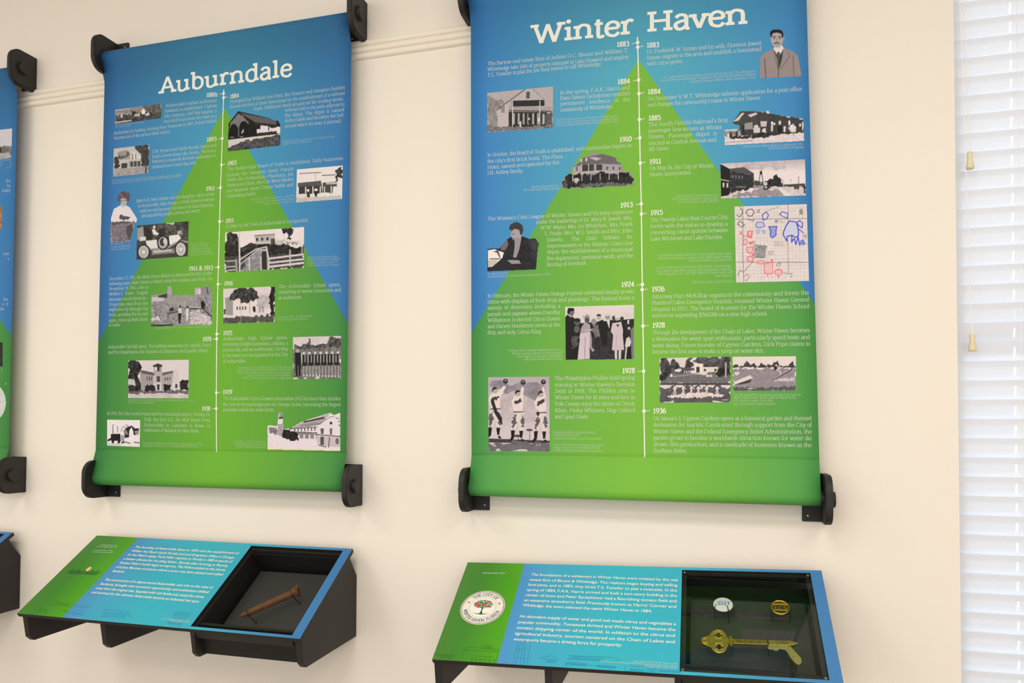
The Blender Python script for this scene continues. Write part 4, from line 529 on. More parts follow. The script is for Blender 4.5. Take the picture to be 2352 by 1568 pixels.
 [('p', (40, 38, 44), 275, 480, 320, 470, 370, 620, 430, 700, 435, 800, 400, 760, 330, 640), ('p', (200, 185, 190), 515, 545, 570, 560, 575, 630, 545, 630), ('p', (200, 185, 190), 850, 560, 920, 590, 905, 610, 850, 590), ('e', 45, 915, 645, 22, 30), ('l', 215, 12, 305, 1075, 345, 1078), ('l', 200, 10, 900, 1060, 905, 1075), ('l', 200, 10, 938, 1055, 940, 1072), ('n', 10, 12), ('k', 243, 152, 1068, 145, 1073, 1155, 248, 1148)]),
]
# ------------------------------------------------------------------ banner lettering (crop, kind, lines "x0 y0 x1 y1|text")
TX1 = [
('K', 'title', '625 722 1650 583|Auburndale'),
('L', 'year', '1952 306 2135 292|1880s\n1958 1034 2120 1022|1893'), ('M', 'year', '200 330 350 308|1884\n160 1428 308 1406|1903'),
('N', 'year', '1945 272 2093 260|1911'), ('O', 'year', '130 800 263 782|1911'), ('Q', 'year', '1668 152 2062 136|1911 & 1913\n1890 1308 2033 1300|1928'),
('R', 'year', '105 398 248 388|1916\n90 1210 240 1202|1925'), ('S', 'year', '1652 897 1775 893|1938'), ('T', 'year', '72 660 210 655|1929'),
('L', 'body', '''1280 472 2125 382|Auburndale's earliest settlement
1268 560 2130 465|Sanitaria is established. Captain
1262 645 2125 550|John Patterson, Civil War surgeon, is
1258 727 2125 632|recruited to promote the town as a
440 920 2125 715|destination for healing. Arriving from Tennessee in 1883, Robert Neblett
440 1003 1365 892|becomes one of the earliest Black settlers.
1068 1222 2118 1115|E.M. Bynard and Nellie Brooks marry and
1068 1305 2112 1200|build a house along Lake Ariana. The house
1065 1385 2108 1285|features a separate kitchen and water is
1062 1475 1790 1400|obtained from a hand dug well.'''),
('M', 'body', '''200 408 2083 170|Prompted by William Van Fleet, the Howard and Hampton families
200 490 2080 265|donate sections of their homestead for the establishment of a railroad
588 525 2063 357|depot. Additional deeds are granted for creating streets,
1100 545 2078 445|avenues and a city park adjacent to
1100 635 2070 535|the depot. The depot is named
1100 720 2067 620|Auburndale and becomes the hub
1100 808 2030 720|around which the town is planned.
158 1510 2052 1328|The Auburndale Board of Trade is established. Early businesses'''),
('O', 'body', '''150 40 1240 -65|include the Hampton Hotel, Patrick
148 120 1243 20|Hotel, the Auburndale Pharmacy, the
145 210 1243 103|Patterson's Store, the City Meat Market
140 300 1243 193|and Brunner Jones' Livery Stable and
140 385 632 340|Undertaking Parlor.
122 880 1485 775|On May 24, the Town of Auburndale is incorporated.'''),
('N', 'body', '''808 460 2090 345|March 12, Mary Koster and her daughter, Alice, arrive
835 545 2085 430|in Auburndale. Alice brings a Kodak Brownie camera
865 628 2080 520|with her and becomes the town's de facto historian,
890 705 1870 617|photographing people, places, and events.'''),
('Q', 'body', '''362 310 2045 215|December 17, 1911, the Main Street district is destroyed by fire. In the
362 393 2050 305|following years, Main Street is rebuilt using fire resistant and brick. On
360 475 1003 443|November 25, 1913, a fire at
360 560 993 530|Walker's Farm Supply
360 648 980 622|detonates stored dynamite.
360 732 995 707|Projectiles shot from the
357 812 995 795|explosion rip through the
357 898 995 880|brick, spreading the fire and
357 990 993 968|again, reducing Main Street
355 1068 550 1062|to rubble.
347 1425 2027 1393|Auburndale City Hall opens. The building houses the city council, Police
347 1513 1995 1483|and Fire Departments, the Chamber of Commerce, and a public library.'''),
('R', 'body', '''1000 440 2013 405|The Auburndale School opens,
993 528 2022 493|consisting of twelve classrooms and
993 622 1380 610|an auditorium.
90 1292 1150 1273|Auburndale High School opens,
85 1382 1155 1365|consisting of eight classrooms, a library, a
85 1475 1152 1455|science lab, and an auditorium. On May'''),
('T', 'body', '''75 125 1010 107|8, the town is re-incorporated as the City
75 207 410 200|of Auburndale.
75 743 1775 745|The Auburndale Citrus Growers Association (ACGA) more than doubles
75 825 1773 830|the size of the packinghouse on Orange Street, becoming the largest
75 905 820 905|employer within the town limits.'''),
('S', 'body', '''290 955 1770 973|In 1931, the City Council issues land for a municipal airport. On May 19,
820 1045 1772 1053|1938, the first U.S. Air Mail Route from
820 1120 1777 1137|Auburndale to Lakeland is flown in
820 1197 1618 1210|celebration of National Air Mail Week.'''),
('L', 'cap', '460 768 935 727|Sanitaria, photographed in the 1880s\n455 808 715 785|Polk County Collection'),
('N', 'cap', '''412 118 1560 22|Bynard home along the shore of Lake Ariana, photograph by the family
412 160 1525 48|around the turn of the century, Polk County History Center Collection
385 1160 600 1140|Alice Koster, 1911
385 1205 712 1180|Photographer Mary Koster
385 1248 712 1222|Polk County History Center
1690 1160 1965 1145|Early automobile in
1690 1200 1975 1185|Auburndale. The Koster
1690 1245 2030 1225|photographs record the
1690 1288 2030 1270|growth of the new town
1690 1332 2055 1310|Polk County Collection'''),
('M', 'cap', '1055 1050 1905 965|Auburndale Depot, built by the South Florida Railroad\n1060 1090 1550 1040|Polk County Collection'),
('O', 'cap', '''530 430 1262 365|Businesses along the main street, early 1900s
635 470 1262 410|photograph courtesy of the library
770 505 1262 455|Polk County Collection
1465 1380 1960 1360|Overpass above railroad tracks
1465 1420 2005 1400|leading north into the downtown
1462 1468 1970 1448|of early Auburndale, circa 1911
1465 1510 1990 1495|Polk County History Collection'''),
('Q', 'cap', '1105 1108 2030 1078|Aftermath of the 1913 fire, Polk County History Center Collection'),
('R', 'cap', '975 930 1555 908|Auburndale School, 1916, photographer\n975 970 1475 958|Polk County History Collection'),
('S', 'cap', '''595 750 1545 763|Auburndale City Hall was later demolished to make way for the new civic center
595 790 965 793|Polk County Collection
800 1370 1665 1392|First Air Mail flight from Auburndale to Lakeland, May 19, 1938
800 1408 1590 1425|Photograph courtesy of Polk County History Center Collection'''),
('T', 'cap', '''290 290 1060 283|Auburndale High School basketball team, 1925. The basketball
270 325 1060 318|team won the county championship that year, left to right
280 365 1045 362|coach, forward, center, guard, substitute, and players
420 405 1045 398|names recorded on the reverse side
350 440 1060 440|Polk County History Center Collection
235 1352 690 1358|Packinghouse with smokestack
235 1388 690 1395|and loading dock, circa 1929
270 1425 690 1435|Polk County Collection'''),
]
TX2 = [
('A', 'title', '903 565 2222 432|Winter'), ('B', 'title', '243 392 1483 290|Haven'),
('A', 'year', '1997 603 2157 590|1883\n2007 1083 2167 1069|1884'), ('B', 'year', '243 585 395 576|1883\n255 1157 412 1147|1884'), ('D', 'year', '165 543 323 533|1885\n178 1103 328 1094|1911'),
('C', 'year', '2015 860 2182 845|1910'), ('E', 'year', '2028 276 2197 265|1913'), ('F', 'year', '190 304 350 294|1915'), ('G', 'year', '2040 112 2217 103|1924\n2052 1276 2227 1270|1928'),
('H', 'year', '193 156 348 149|1926\n200 588 353 582|1928'), ('J', 'year', '213 797 373 794|1936'),
('A', 'body', '''333 843 2148 668|The Bartow real estate firm of Judson O.C. Blount and William T.
333 915 2150 752|Whiteledge take title of property adjacent to Lake Howard and employ
335 988 1805 842|T.S. Tutwiler to plat the site they intend to call Whiteledge.
1268 1215 2167 1147|In the spring, F.A.K. Harris and
1268 1288 2170 1222|Peter Demos Eycleshimer establish
1272 1356 2172 1300|permanent residence at the
1272 1437 1955 1387|community of Whiteledge.'''),
('C', 'body', '''232 1058 2183 925|In October, the Board of Trade is established, and construction begins on
232 1143 1250 1075|the city's first brick hotel, The Plaza
232 1225 1205 1155|Hotel, owned and operated by the
232 1300 720 1267|J.N. Ackley family.'''),
('E', 'body', '''235 450 2197 350|The Women's Civic League of Winter Haven and Vicinity organizes
888 493 2193 435|under the leadership of Dr. Mary B. Jewett, Mrs.
948 572 2197 518|W.W. Mann, Mrs. Ira Whitehair, Mrs. Frank
1003 650 2197 605|S. Poole, Mrs. W.J. Smith and Mrs. John
1033 733 2200 690|Snively. The club lobbies for
1035 815 2200 775|improvements to the Atlantic Coast Line
1035 897 2200 860|depot, the establishment of a municipal
1035 985 2203 945|fire department, sanitation work, and the
1035 1068 1578 1042|fencing of livestock.'''),
('G', 'body', '''235 255 2217 192|In February, the Winter Haven Orange Festival celebrates locally grown
235 335 2220 280|citrus with displays of fresh fruit and plantings. The festival hosts a
235 418 1217 388|variety of diversions including a
235 503 1215 473|parade and pageant where Dorothy
235 585 1217 558|Williamson is elected Citrus Queen
235 668 1217 642|and Harvey Henderson serves as the
235 750 970 735|first, and only, Citrus King.'''),
('I', 'body', '''1143 193 2225 183|The Philadelphia Phillies hold spring
1143 280 2227 272|training at Winter Haven's Denison
1143 365 2227 358|Field in 1928. The Phillies play in
1143 450 2227 447|Winter Haven for 10 years and fans in
1143 537 2227 533|Polk County enjoy the talents of Chuck
1143 625 2230 622|Klein, Pinky Whitney, Hap Collard
1143 710 1605 708|and Spud Davis.'''),
('B', 'body', '''243 657 1652 550|Dr. Frederick W. Inman and his wife, Florence Jewett
245 732 1650 622|Inman migrate to the area and establish a homestead
247 805 690 770|with citrus grove.
255 1235 2150 1113|On December 9, W.T. Whiteledge submits application for a post office
257 1310 1650 1220|and changes the community's name to Winter Haven.'''),
('D', 'body', '''165 618 1183 560|The South Florida Railroad's first
165 696 1115 648|passenger line arrives at Winter
165 775 1047 728|Haven. Passenger depot is
167 858 1040 810|erected at Central Avenue and
168 935 432 918|4th Street.
178 1180 1003 1143|On May 26, the City of Winter
180 1260 725 1232|Haven incorporates.'''),
('F', 'body', '''190 388 1190 350|The Twenty Lakes Boat Course Club
190 467 1188 438|forms with the vision to develop a
190 548 1190 517|connecting canal system between
190 630 1130 605|Lake Winterset and Lake Dundee.'''),
('H', 'body', '''195 237 2082 190|Attorney Hart McKillop organizes the community and forms the
195 310 2085 272|Hundred Lakes Emergency Hospital, renamed Winter Haven General
195 387 2087 352|Hospital in 1927. The board of trustees for the Winter Haven School
195 462 1587 440|authorizes expending $260,000 on a new high school.
200 667 2092 640|Through the development of the Chain of Lakes, Winter Haven becomes
200 745 2093 723|a destination for water sport enthusiasts, particularly speed boats and
200 822 2097 802|water skiing. Future founder of Cypress Gardens, Dick Pope claims to
203 897 1545 885|become the first man to make a jump on water skis.'''),
('J', 'body', '''213 880 2160 880|On January 2, Cypress Gardens opens as a botanical garden and themed
215 958 2163 962|destination for tourists. Constructed through support from the City of
215 1040 2163 1045|Winter Haven and the Federal Emergency Relief Administration, the
215 1118 2163 1125|garden grows to become a worldwide attraction known for water ski
217 1197 2163 1210|shows, film production, and a cavalcade of hostesses known as the
217 1275 633 1280|Southern Belles.'''),
('C', 'cap', '''1155 575 1995 515|The F.A.K. Harris store, circa 1885, was an early grocery for
1157 612 2000 556|settlers in the community and the surrounding lakes
1158 650 2005 592|Courtesy of History of Winter Haven Florida, Josephine G. Burr
828 1480 1190 1460|The Plaza Hotel, circa 1911
708 1520 1212 1500|Polk County History Center Collection'''),
('E', 'cap', '235 1183 510 1170|Dr. Mary Bell Jewett\n235 1222 1085 1185|Courtesy the History of Winter Haven Florida, Josephine G. Burr'),
('G', 'cap', '''512 982 1250 972|President Calvin Coolidge visited Winter Haven in
560 1024 1250 1012|1929 and received a cluster of Florida grapefruit
637 1062 1247 1052|from reigning Citrus Queen, Ruth Snyder.
733 1102 1250 1092|Polk County History Center Collection'''),
('I', 'cap', '''1117 913 1685 913|Philadelphia Phillies at spring training
1117 950 1480 948|in Winter Haven in 1937.
1117 992 1768 995|Courtesy the Historical Society of Pennsylvania
1117 1077 1812 1082|Scan the QR code to see vintage spring training
1117 1115 1750 1120|footage courtesy of the University of South
1117 1155 1800 1163|Carolina, Moving Image Research Collections.'''),
('B', 'cap', '''458 960 1588 885|Dr. Inman worked for H. Inman as the Horticulturist and Citrus Manager at
403 1000 1587 922|Florence Villa and is generally recognized as the first black resident of Florence
762 1016 1585 960|Courtesy of History of Winter Haven, Josephine G. Burr'''),
('D', 'cap', "1380 890 2155 857|Winter Haven's earliest depot as it appeared in 1905.\n1710 912 2165 897|Polk County Historical Quarterly"),
('F', 'cap', '''520 70 1068 57|Winter Haven's Central Avenue circa
468 108 1065 98|1916, the depot is visible to the far right.
545 148 1068 134|Polk County History Center Collection
285 830 1243 808|A north chain connects Lake Haines, Lake Rochelle, Lake Conine,
290 872 1243 848|Lake Smart, Lake Fanny, Lake Hamilton, Middle Lake Hamilton,
683 902 1243 888|Little Lake Hamilton and Lake Henry.
265 990 1243 968|A south chain connects Lake Jessie, Lake Idylwild, Lake Hartridge,
270 1033 1243 1008|Lake Cannon, Lake Mirror, Spring Lake, Lake Howard, Lake May,
287 1072 1253 1045|Lake Shipp, Lake Lulu, Lake Roy, Lake Eloise, Lake Summit, and
1020 1098 1250 1088|Lake Winterset.
722 1180 1253 1165|Polk County History Center Collection'''),
('J', 'cap', '''1198 582 2035 582|Top: An unidentified young man (possibly Dick Pope Sr.)
1198 615 1975 617|takes a jump on water skis on a lake in Winter Haven.
1198 655 1695 653|Left: Cypress Gardens, circa 1940s.
1198 696 1715 693|Polk County History Center Collection'''),
]
TX0 = [('0', 'body', '-60 424 24 418|lived near the\n-60 435 24 429|was owned by\n-60 446 24 440|the Peace Valley\n-60 590 21 585|were in a new\n-60 602 21 597|the state - a\n-60 693 18 690|plan at the\n-60 704 19 701|completed\n-60 714 10 712|of the farms\n-60 884 15 883|site known as a'),
       ('0', 'cap', '-60 372 27 368|Mill photographed\n-60 378 27 374|by the company in\n-60 384 27 380|the early days of\n-60 390 26 386|the town, circa\n-60 849 6 848|Photograph\n-60 857 6 856|Collection')]
TL1 = dict(line=[(513.8, 205), (513.4, 224), (510.5, 318), (508.6, 378.5), (506.3, 430.6), (504.4, 508.7), (501.6, 613.2), (500.6, 652.6), (497.8, 767), (496.9, 901.6), (496.7, 938), (497.5, 1037.6)],
           dots=[(513.6, 214.4, -1), (513.6, 224.2, 1), (510.5, 317.8, -1), (508.6, 378.5, 1), (506.3, 430.6, -1), (504.4, 508.7, 1), (501.6, 613.2, -1), (500.6, 652.6, 1), (497.8, 767, 1), (497.7, 778, -1), (496.9, 901.6, 1), (496.6, 938, -1)])
TL2 = dict(line=[(1464, 85), (1464.8, 108), (1466.8, 183.6), (1467.5, 214.8), (1468.4, 274.5), (1470.6, 374.4), (1472.9, 467.8), (1475.2, 659), (1476.8, 748.5), (1478.2, 852), (1479, 943.7), (1480.8, 1050)],
           dots=[(1464.5, 97.7, -1), (1464.8, 108.4, 1), (1466.8, 183.6, -1), (1467.5, 214.8, 1), (1468.4, 274.5, 1), (1469.5, 316.6, -1), (1470.6, 374.4, 1), (1472.9, 467.8, -1), (1473.2, 491.2, 1), (1475.4, 653.1, -1), (1475, 665, 1), (1476.8, 748.5, 1), (1478.2, 852, -1), (1479, 943.7, 1)])

YB = -.050; YR = -.0555; RR = .0195; ZT = 1.1765; ZB = -.2085
def cloth_mat(name, xc, apex, tl, tr, zl, zr, hw, cols):
    """the print: blue ground, green mountain; both fade from the middle of the sheet to its edges"""
    m = bpy.data.materials.new(name); m.use_nodes = True; nt = m.node_tree; b = nt.nodes['Principled BSDF']; b.inputs['Roughness'].default_value = .62; b.inputs['Specular IOR Level'].default_value = .22
    tc = nd(nt, 'ShaderNodeTexCoord'); sx = nd(nt, 'ShaderNodeSeparateXYZ'); nt.links.new(tc.outputs['Object'], sx.inputs[0]); x, z = sx.outputs[0], sx.outputs[2]
    # object origin is (xc, YB, ZB)
    ax, az = apex[0]-xc, apex[1]-ZB
    sL = (az-(zl-ZB))/(ax-(tl-xc)); sR = (az-(zr-ZB))/((tr-xc)-ax)
    dx = mathn(nt, 'SUBTRACT', x, ax)
    zlim = mathn(nt, 'SUBTRACT', az, mathn(nt, 'ADD', mathn(nt, 'MULTIPLY', mathn(nt, 'MAXIMUM', mathn(nt, 'MULTIPLY', dx, -1), 0.), sL), mathn(nt, 'MULTIPLY', mathn(nt, 'MAXIMUM', dx, 0.), sR)))
    green = mathn(nt, 'LESS_THAN', z, zlim)
    t = mathn(nt, 'POWER', mathn(nt, 'DIVIDE', mathn(nt, 'ABSOLUTE', dx), hw, True), 1.35)
    cl = [l4(c) for c in cols]
    col = mixc(nt, green, mixc(nt, t, cl[0], cl[1]), mixc(nt, t, cl[2], cl[3]))
    top = mathn(nt, 'MULTIPLY', mathn(nt, 'DIVIDE', mathn(nt, 'SUBTRACT', z, .92-ZB), .30, True), .62)   # colour blends to a darker blue towards the top
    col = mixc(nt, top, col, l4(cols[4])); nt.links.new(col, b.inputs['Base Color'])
    n = nd(nt, 'ShaderNodeTexNoise'); n.inputs['Scale'].default_value = 900; bp = nd(nt, 'ShaderNodeBump'); bp.inputs['Strength'].default_value = .15; bp.inputs['Distance'].default_value = .0005
    nt.links.new(tc.outputs['Object'], n.inputs['Vector']); nt.links.new(n.outputs['Fac'], bp.inputs['Height']); nt.links.new(bp.outputs['Normal'], b.inputs['Normal'])
    return m
def cloth(root, XL, XR, m):
    """cross-section: tucked over the top roller, flat sheet, then forward round the bottom roller"""
    prof = []
    for a in (-80, -50, -20, 10, 40, 65, 85): prof.append((YR+RR*math.sin(math.radians(a-0))*-1, ZT+RR*math.cos(math.radians(a))))
    # tangent down from the roller front back to the flat sheet
    prof += [(YR-RR-.0002, ZT-.006), (YB-.0165, 1.150), (YB-.009, 1.128), (YB-.0035, 1.110), (YB-.0004, 1.100)]
    for z in np.linspace(1.08, -.105, 26): prof.append((YB, z))
    prof += [(YB, -.1125), (YB+.0016, -.1148), (YB-.0004, -.1172), (YB-.0035, -.130), (YB-.0115, -.155), (YB-.0195, -.180), (YR-RR-.0014, ZB+.004)]
    for a in (95, 115, 135, 155, 175, 200, 225, 250): prof.append((YR-(RR+.001)*math.sin(math.radians(a)), ZB+(RR+.001)*math.cos(math.radians(a))))
    V = []; F = []; nx = 14; n = len(prof)
    th = .0008
    for side in (0, 1):
        for i, (y, z) in enumerate(prof):
            a, bb = prof[max(i-1, 0)], prof[min(i+1, n-1)]; t = np.array([bb[0]-a[0], bb[1]-a[1]]); t /= np.linalg.norm(t); nn = np.array([-t[1], t[0]])*-1
            if side: y, z = y-nn[0]*th, z-nn[1]*th
            for j in range(nx+1):
                s = j/nx; x = XL(z)*(1-s)+XR(z)*s; dy = 0.
                V.append((x, y+dy, z))
    N = n*(nx+1); idx = lambda s, i, j: s*N+i*(nx+1)+j
    for i in range(n-1):
        for j in range(nx):
            F.append((idx(0, i, j), idx(0, i+1, j), idx(0, i+1, j+1), idx(0, i, j+1))); F.append((idx(1, i, j+1), idx(1, i+1, j+1), idx(1, i+1, j), idx(1, i, j)))
        F.append((idx(0, i, 0), idx(1, i, 0), idx(1, i+1, 0), idx(0, i+1, 0))); F.append((idx(0, i+1, nx), idx(1, i+1, nx), idx(1, i, nx), idx(0, i, nx)))
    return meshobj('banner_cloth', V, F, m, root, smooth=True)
YP = YB-.0003   # the printed layer lies on the face of the sheet
UNB = lambda u, v, off=0: unY(u, v, YP-off)
def text_block(tx, root, up=(0, 0, 1.)):
    sizes = {'title': .0535, 'year': .0132, 'body': .0103, 'cap': .0062}
    near = tx is TX2; look = {'title': ('printed_title', MWHITE), 'year': ('printed_year', MWHITE if near else MYR1), 'body': ('printed_paragraph', MTXT if near else MTXT1), 'cap': ('printed_caption', MCAP if near else MCAP1)}
    for c, kind, s in tx:
        T = None; last = None
        for ln in s.split('\n'):
            p, t = ln.split('|'); x0, y0, x1, y1 = map(float, p.split()); u, v = cpx(c, (x0, x1), (y0, y1))
            new = last is None or kind in ('title', 'year') or v[1] < last+2 or v[1]-last > (22 if kind == 'body' else 12)
            if new and T is not None: T.obj(look[kind][0], look[kind][1], root)
            if new: T = Text(up)
            last = v[1]; A, B = unY(u, v, YP-.0001)
            T.line(t, A, B, sizes[kind]*(.96 if (tx is TX1 and kind == 'title') else 1), kind)
        T.obj(look[kind][0], look[kind][1], root)
def timeline(tl, root):
    g = G(); P = [unY(u, v, YP-.0001) for u, v in tl['line']]; h = .00155
    for a, b in zip(P[:-1], P[1:]): g.add([a-(h, 0, 0), b-(h, 0, 0), b+(h, 0, 0), a+(h, 0, 0)], [(0, 1, 2, 3)])
    for u, v, s in tl['dots']:
        c = unY(u, v, YP-.00025); g.add([c+(.0048*math.cos(k*math.pi/8), 0, .0048*math.sin(k*math.pi/8)) for k in range(16)], [tuple(range(16))[::-1]])
        c = c+(0, .00010, 0); e = c+(s*.0150, 0, -s*-.0012); g.add([c-(0, 0, .0007), c+(0, 0, .0007), e+(0, 0, .0007), e-(0, 0, .0007)], [(0, 1, 2, 3)])
    g.obj('timeline', MWHITE, root)
def banner(xc, XL, XR, label, tx, tl, pics, m):
    root = empty('hanging_banner', (xc, YB, ZB), label, 'banner', 'town history banners along the wall')
    cloth(root, XL, XR, m)
    for z, nm in ((ZT, 'top_roller'), (ZB, 'bottom_roller')):
        g = G(); g.tube([(XL(z)-.006, YR, z), (XR(z)+.006, YR, z)], RR-.0016, 24); g.obj(nm, MB, root)
    text_block(tx, root)
    if tl: timeline(tl, root)
    for c, q, ops, lab in pics: picture(c, q, ops, UNB, root, lab)
    return root
lerp = lambda z, z0, a, z1, b: a+(b-a)*(z-z0)/(z1-z0)
L1 = lambda z: lerp(z, -.12, -.2520, 1.1, -.2412); R1 = lambda z: lerp(z, -.12, .6545, 1.1, .6590)
L2 = lambda z: lerp(z, -.13, 1.0425, 1.1, 1.0345); R2 = lambda z: lerp(z, -.13, 1.9480, 1.1, 1.9245) if z > -.13 else 1.9480
L0 = lambda z: R0(z)-.905; R0 = lambda z: lerp(z, -.13, -.6152, 1.11, -.6085)
def apx(u, v): p = unY(u, v, YB-.002); return (p[0], p[2])
C1 = [(70, 154, 192), (54, 116, 180), (106, 172, 50), (60, 132, 68), (24, 74, 110)]  # dimmer light on the two left banners is mixed into these tones
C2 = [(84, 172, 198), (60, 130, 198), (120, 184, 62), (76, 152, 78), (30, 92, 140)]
a1, b1, c1 = apx(515, 247), apx(226.5, 782), apx(797.3, 741)
banner(.2035, L1, R1, 'blue and green wall banner titled Auburndale, hanging between black rollers', TX1, TL1,
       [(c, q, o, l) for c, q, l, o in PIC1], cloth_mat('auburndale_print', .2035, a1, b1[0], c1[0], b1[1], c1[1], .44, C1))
a2, b2, c2 = apx(1466, 136), apx(1083, 763), apx(1876, 703)
banner(1.495, L2, R2, 'blue and green wall banner titled Winter Haven, nearest the window blind', TX2, TL2,
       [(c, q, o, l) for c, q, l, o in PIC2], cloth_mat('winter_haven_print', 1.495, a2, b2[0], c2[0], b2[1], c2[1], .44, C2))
b0, c0 = apx(0, 735), apx(25, 770)
sl0 = (b0[1]-c0[1])/(c0[0]-b0[0]); xa = -1.065; za = c0[1]+sl0*(c0[0]-xa); za = min(za, .96); 
PIC0 = [('0', (-70, 305, 28, 295, 26, 362, -70, 375), [('f', (205, 202, 212)), ('r', 120, 60, 8, -70, 335, 28, 335, 28, 375, -70, 375), ('p', 45, -30, 340, -5, 322, 4, 345, -2, 355), ('r', 170, 30, 6, -70, 352, 28, 350, 28, 375, -70, 375), ('n', 10, 4)], 'printed photograph cut by the left edge of the view'),
        ('0', (-70, 478, 5, 474, 4, 526, -70, 530), [('f', (170, 120, 90)), ('n', 40, 6)], None), ('0', (-70, 788, 6, 786, 6, 841, -70, 843), [('f', 45), ('n', 24, 5)], None)]
banner(-1.065, L0, R0, 'blue and green wall banner cut off by the left edge of the view', TX0, None, [(c, q, o, l) for c, q, o, l in PIC0],
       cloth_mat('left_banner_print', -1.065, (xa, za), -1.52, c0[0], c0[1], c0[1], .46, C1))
root0 = [o for o in bpy.data.objects if o.name.startswith('hanging_banner')][-1]
# round seal printed on the leftmost banner
ops = [('e', (205, 208, 205), -28, 924, 41, 48), ('e', (60, 85, 85), -28, 924, 28, 33), ('e', (190, 200, 195), -28, 924, 22, 26), ('n', 16, 4)]
picture('0', (-72, 874, 16, 872, 16, 974, -72, 976), ops, UNB, root0, 'printed round white and dark green seal', name='printed_seal')

# ------------------------------------------------------------------ wall brackets: rounded side plate, wall tab, screw, roller end cap
def bracket_parts(s):
    """s=+1: plate at the right end of a roller, tab reaches left"""
    r = empty('wall_bracket', (0, 0, 0), 'x', 'bracket', 'black brackets that hold the banner rollers')
    pl = []; H = .0612; D = .103; R = .043
    pl += [(0, -H)]
    for k in range(9):
        a = math.radians(-90-90*k/8); pl.append((-D+R*.92+R*.92*math.cos(a), -H+R+R*math.sin(a)))
    for k in range(9):
        a = math.radians(180-90*k/8); pl.append((-D+R*.92+R*.92*math.cos(a), H-R+R*math.sin(a)))
    pl += [(0, H)]
    g = G(); g.prism(pl, 0, -s*.0165, 0); p = g.obj('side_plate', MB, r, bevel=.0018)
    g = G(); x0, x1 = sorted((-s*.060, -s*.004)); g.box(x0, x1, -.0065, 0, -H, H); t = g.obj('mounting_tab', MB, r, bevel=.0012)
    for z in (-.046, .046):
        g = G(); g.tube([(-s*.047, -.0050, z), (-s*.047, -.0078, z), (-s*.047, -.0086, z)], [.0028, .0028, .0018], 12); g.obj('screw', MSCREW, t)
    g = G(); g.tube([(0, -.0555, 0), (s*.003, -.0555, 0), (s*.0095, -.0555, 0), (s*.0105, -.0555, 0)], [.0205, .0205, .0195, .018], 28); g.obj('roller_end_cap', MB, r, smooth=False)
    g = G(); g.tube([(-s*.0165, -.0555, 0), (-s*.022, -.0555, 0)], .0165, 24); g.obj('hub', MB, r)
    return r
def copy_tree(o, parent=None):
    c = o.copy(); COL.objects.link(c); c.parent = parent
    for ch in [x for x in bpy.data.objects if x.parent is o and x is not c]: copy_tree(ch, c)
    return c
protos = {s: bracket_parts(s) for s in (1, -1)}; used = set()
BR = [(1, .6835, ZB-.0025, 'black bracket at the bottom right corner of the Auburndale banner'), (-1, -.2560, ZB-.002, 'black bracket at the bottom left corner of the Auburndale banner'),
      (1, .6868, 1.189, 'black bracket at the top right corner of the Auburndale banner'), (-1, -.2490, 1.187, 'black bracket at the top left corner of the Auburndale banner'),
      (1, 1.9720, ZB-.004, 'black bracket at the bottom right corner of the Winter Haven banner'), (-1, 1.0215, ZB-.004, 'black bracket at the bottom left corner of the Winter Haven banner'),
      (1, 1.9560, 1.188, 'black bracket at the top right of the Winter Haven banner, above the view'), (-1, 1.0110, 1.188, 'black bracket at the top left corner of the Winter Haven banner'),
      (1, -.5925, ZB+.0025, 'black bracket at the bottom right corner of the leftmost banner'), (1, -.5800, 1.186, 'black bracket at the top right corner of the leftmost banner')]
for s, x, z, lab in BR:
    o = protos[s] if s not in used else copy_tree(protos[s]); used.add(s)
    o.location = (x, 0, z); o['label'] = lab
# ------------------------------------------------------------------ sloping display shelves
BV = np.array([0, -.8409, -.5412]); 
def shelf_frame(O, th):
    a = np.array([math.cos(th), 0, math.sin(th)]); b = BV-a*(a @ BV); b /= np.linalg.norm(b); n = -np.cross(b, a); n *= np.sign(n[2])
    return np.array(O, float), a, b, n
F1 = shelf_frame((-.2555, -.0352, -.397), 0); _a = np.array([math.cos(.030), 0, math.sin(.030)]); F2 = shelf_frame(np.array([1.4885, -.0352, -.4043])-_a*.461, .030)
F0 = shelf_frame((-.2555-1.277, -.0352, -.4015), 0)
SW, SLn = .9255, .3437; OA0, OA1, OB0, OB1 = .5885, .8985, .0100, .3345; TP = .012
def panel_mat(name, hue):
    m = bpy.data.materials.new(name); m.use_nodes = True; nt = m.node_tree; b = nt.nodes['Principled BSDF']; b.inputs['Roughness'].default_value = .42; b.inputs['Specular IOR Level'].default_value = .35
    at = nd(nt, 'ShaderNodeAttribute', attribute_name='along'); cr = nd(nt, 'ShaderNodeValToRGB'); e = cr.color_ramp.elements
    stops = [(0, (70, 128, 48)), (.06, (62, 132, 40)), (.1785, (80, 166, 22)), (.179, (78, 146, 208)), (.26, (66, 168, 206)), (.45, (56, 182, 204)), (.66, (60, 178, 206)), (.86, (66, 140, 190)), (1, (66, 124, 184))]
    e[0].position, e[0].color = stops[0][0], l4(np.array(stops[0][1])*hue); e[1].position, e[1].color = 1, l4(np.array(stops[-1][1])*hue)
    for p, c in stops[1:-1]: q = e.new(p); q.color = l4(np.clip(np.array(c)*hue, 0, 255))
    nt.links.new(at.outputs['Fac'], cr.inputs[0]); nt.links.new(cr.outputs[0], b.inputs['Base Color']); return m
MP1 = panel_mat('shelf_print_darker', .97); MP2 = panel_mat('shelf_print', 1.0)
MART = mat('dark_blue_line_ink', (48, 146, 186), .6, spec=.2); MARTG = mat('dark_green_line_ink', (58, 118, 34), .6, spec=.2); MLOGO = mat('deep_green_ink', (18, 74, 48), .6)
def fw(fr, a, b, n=0.): return fr[0]+fr[1]*a+fr[2]*b+fr[3]*n
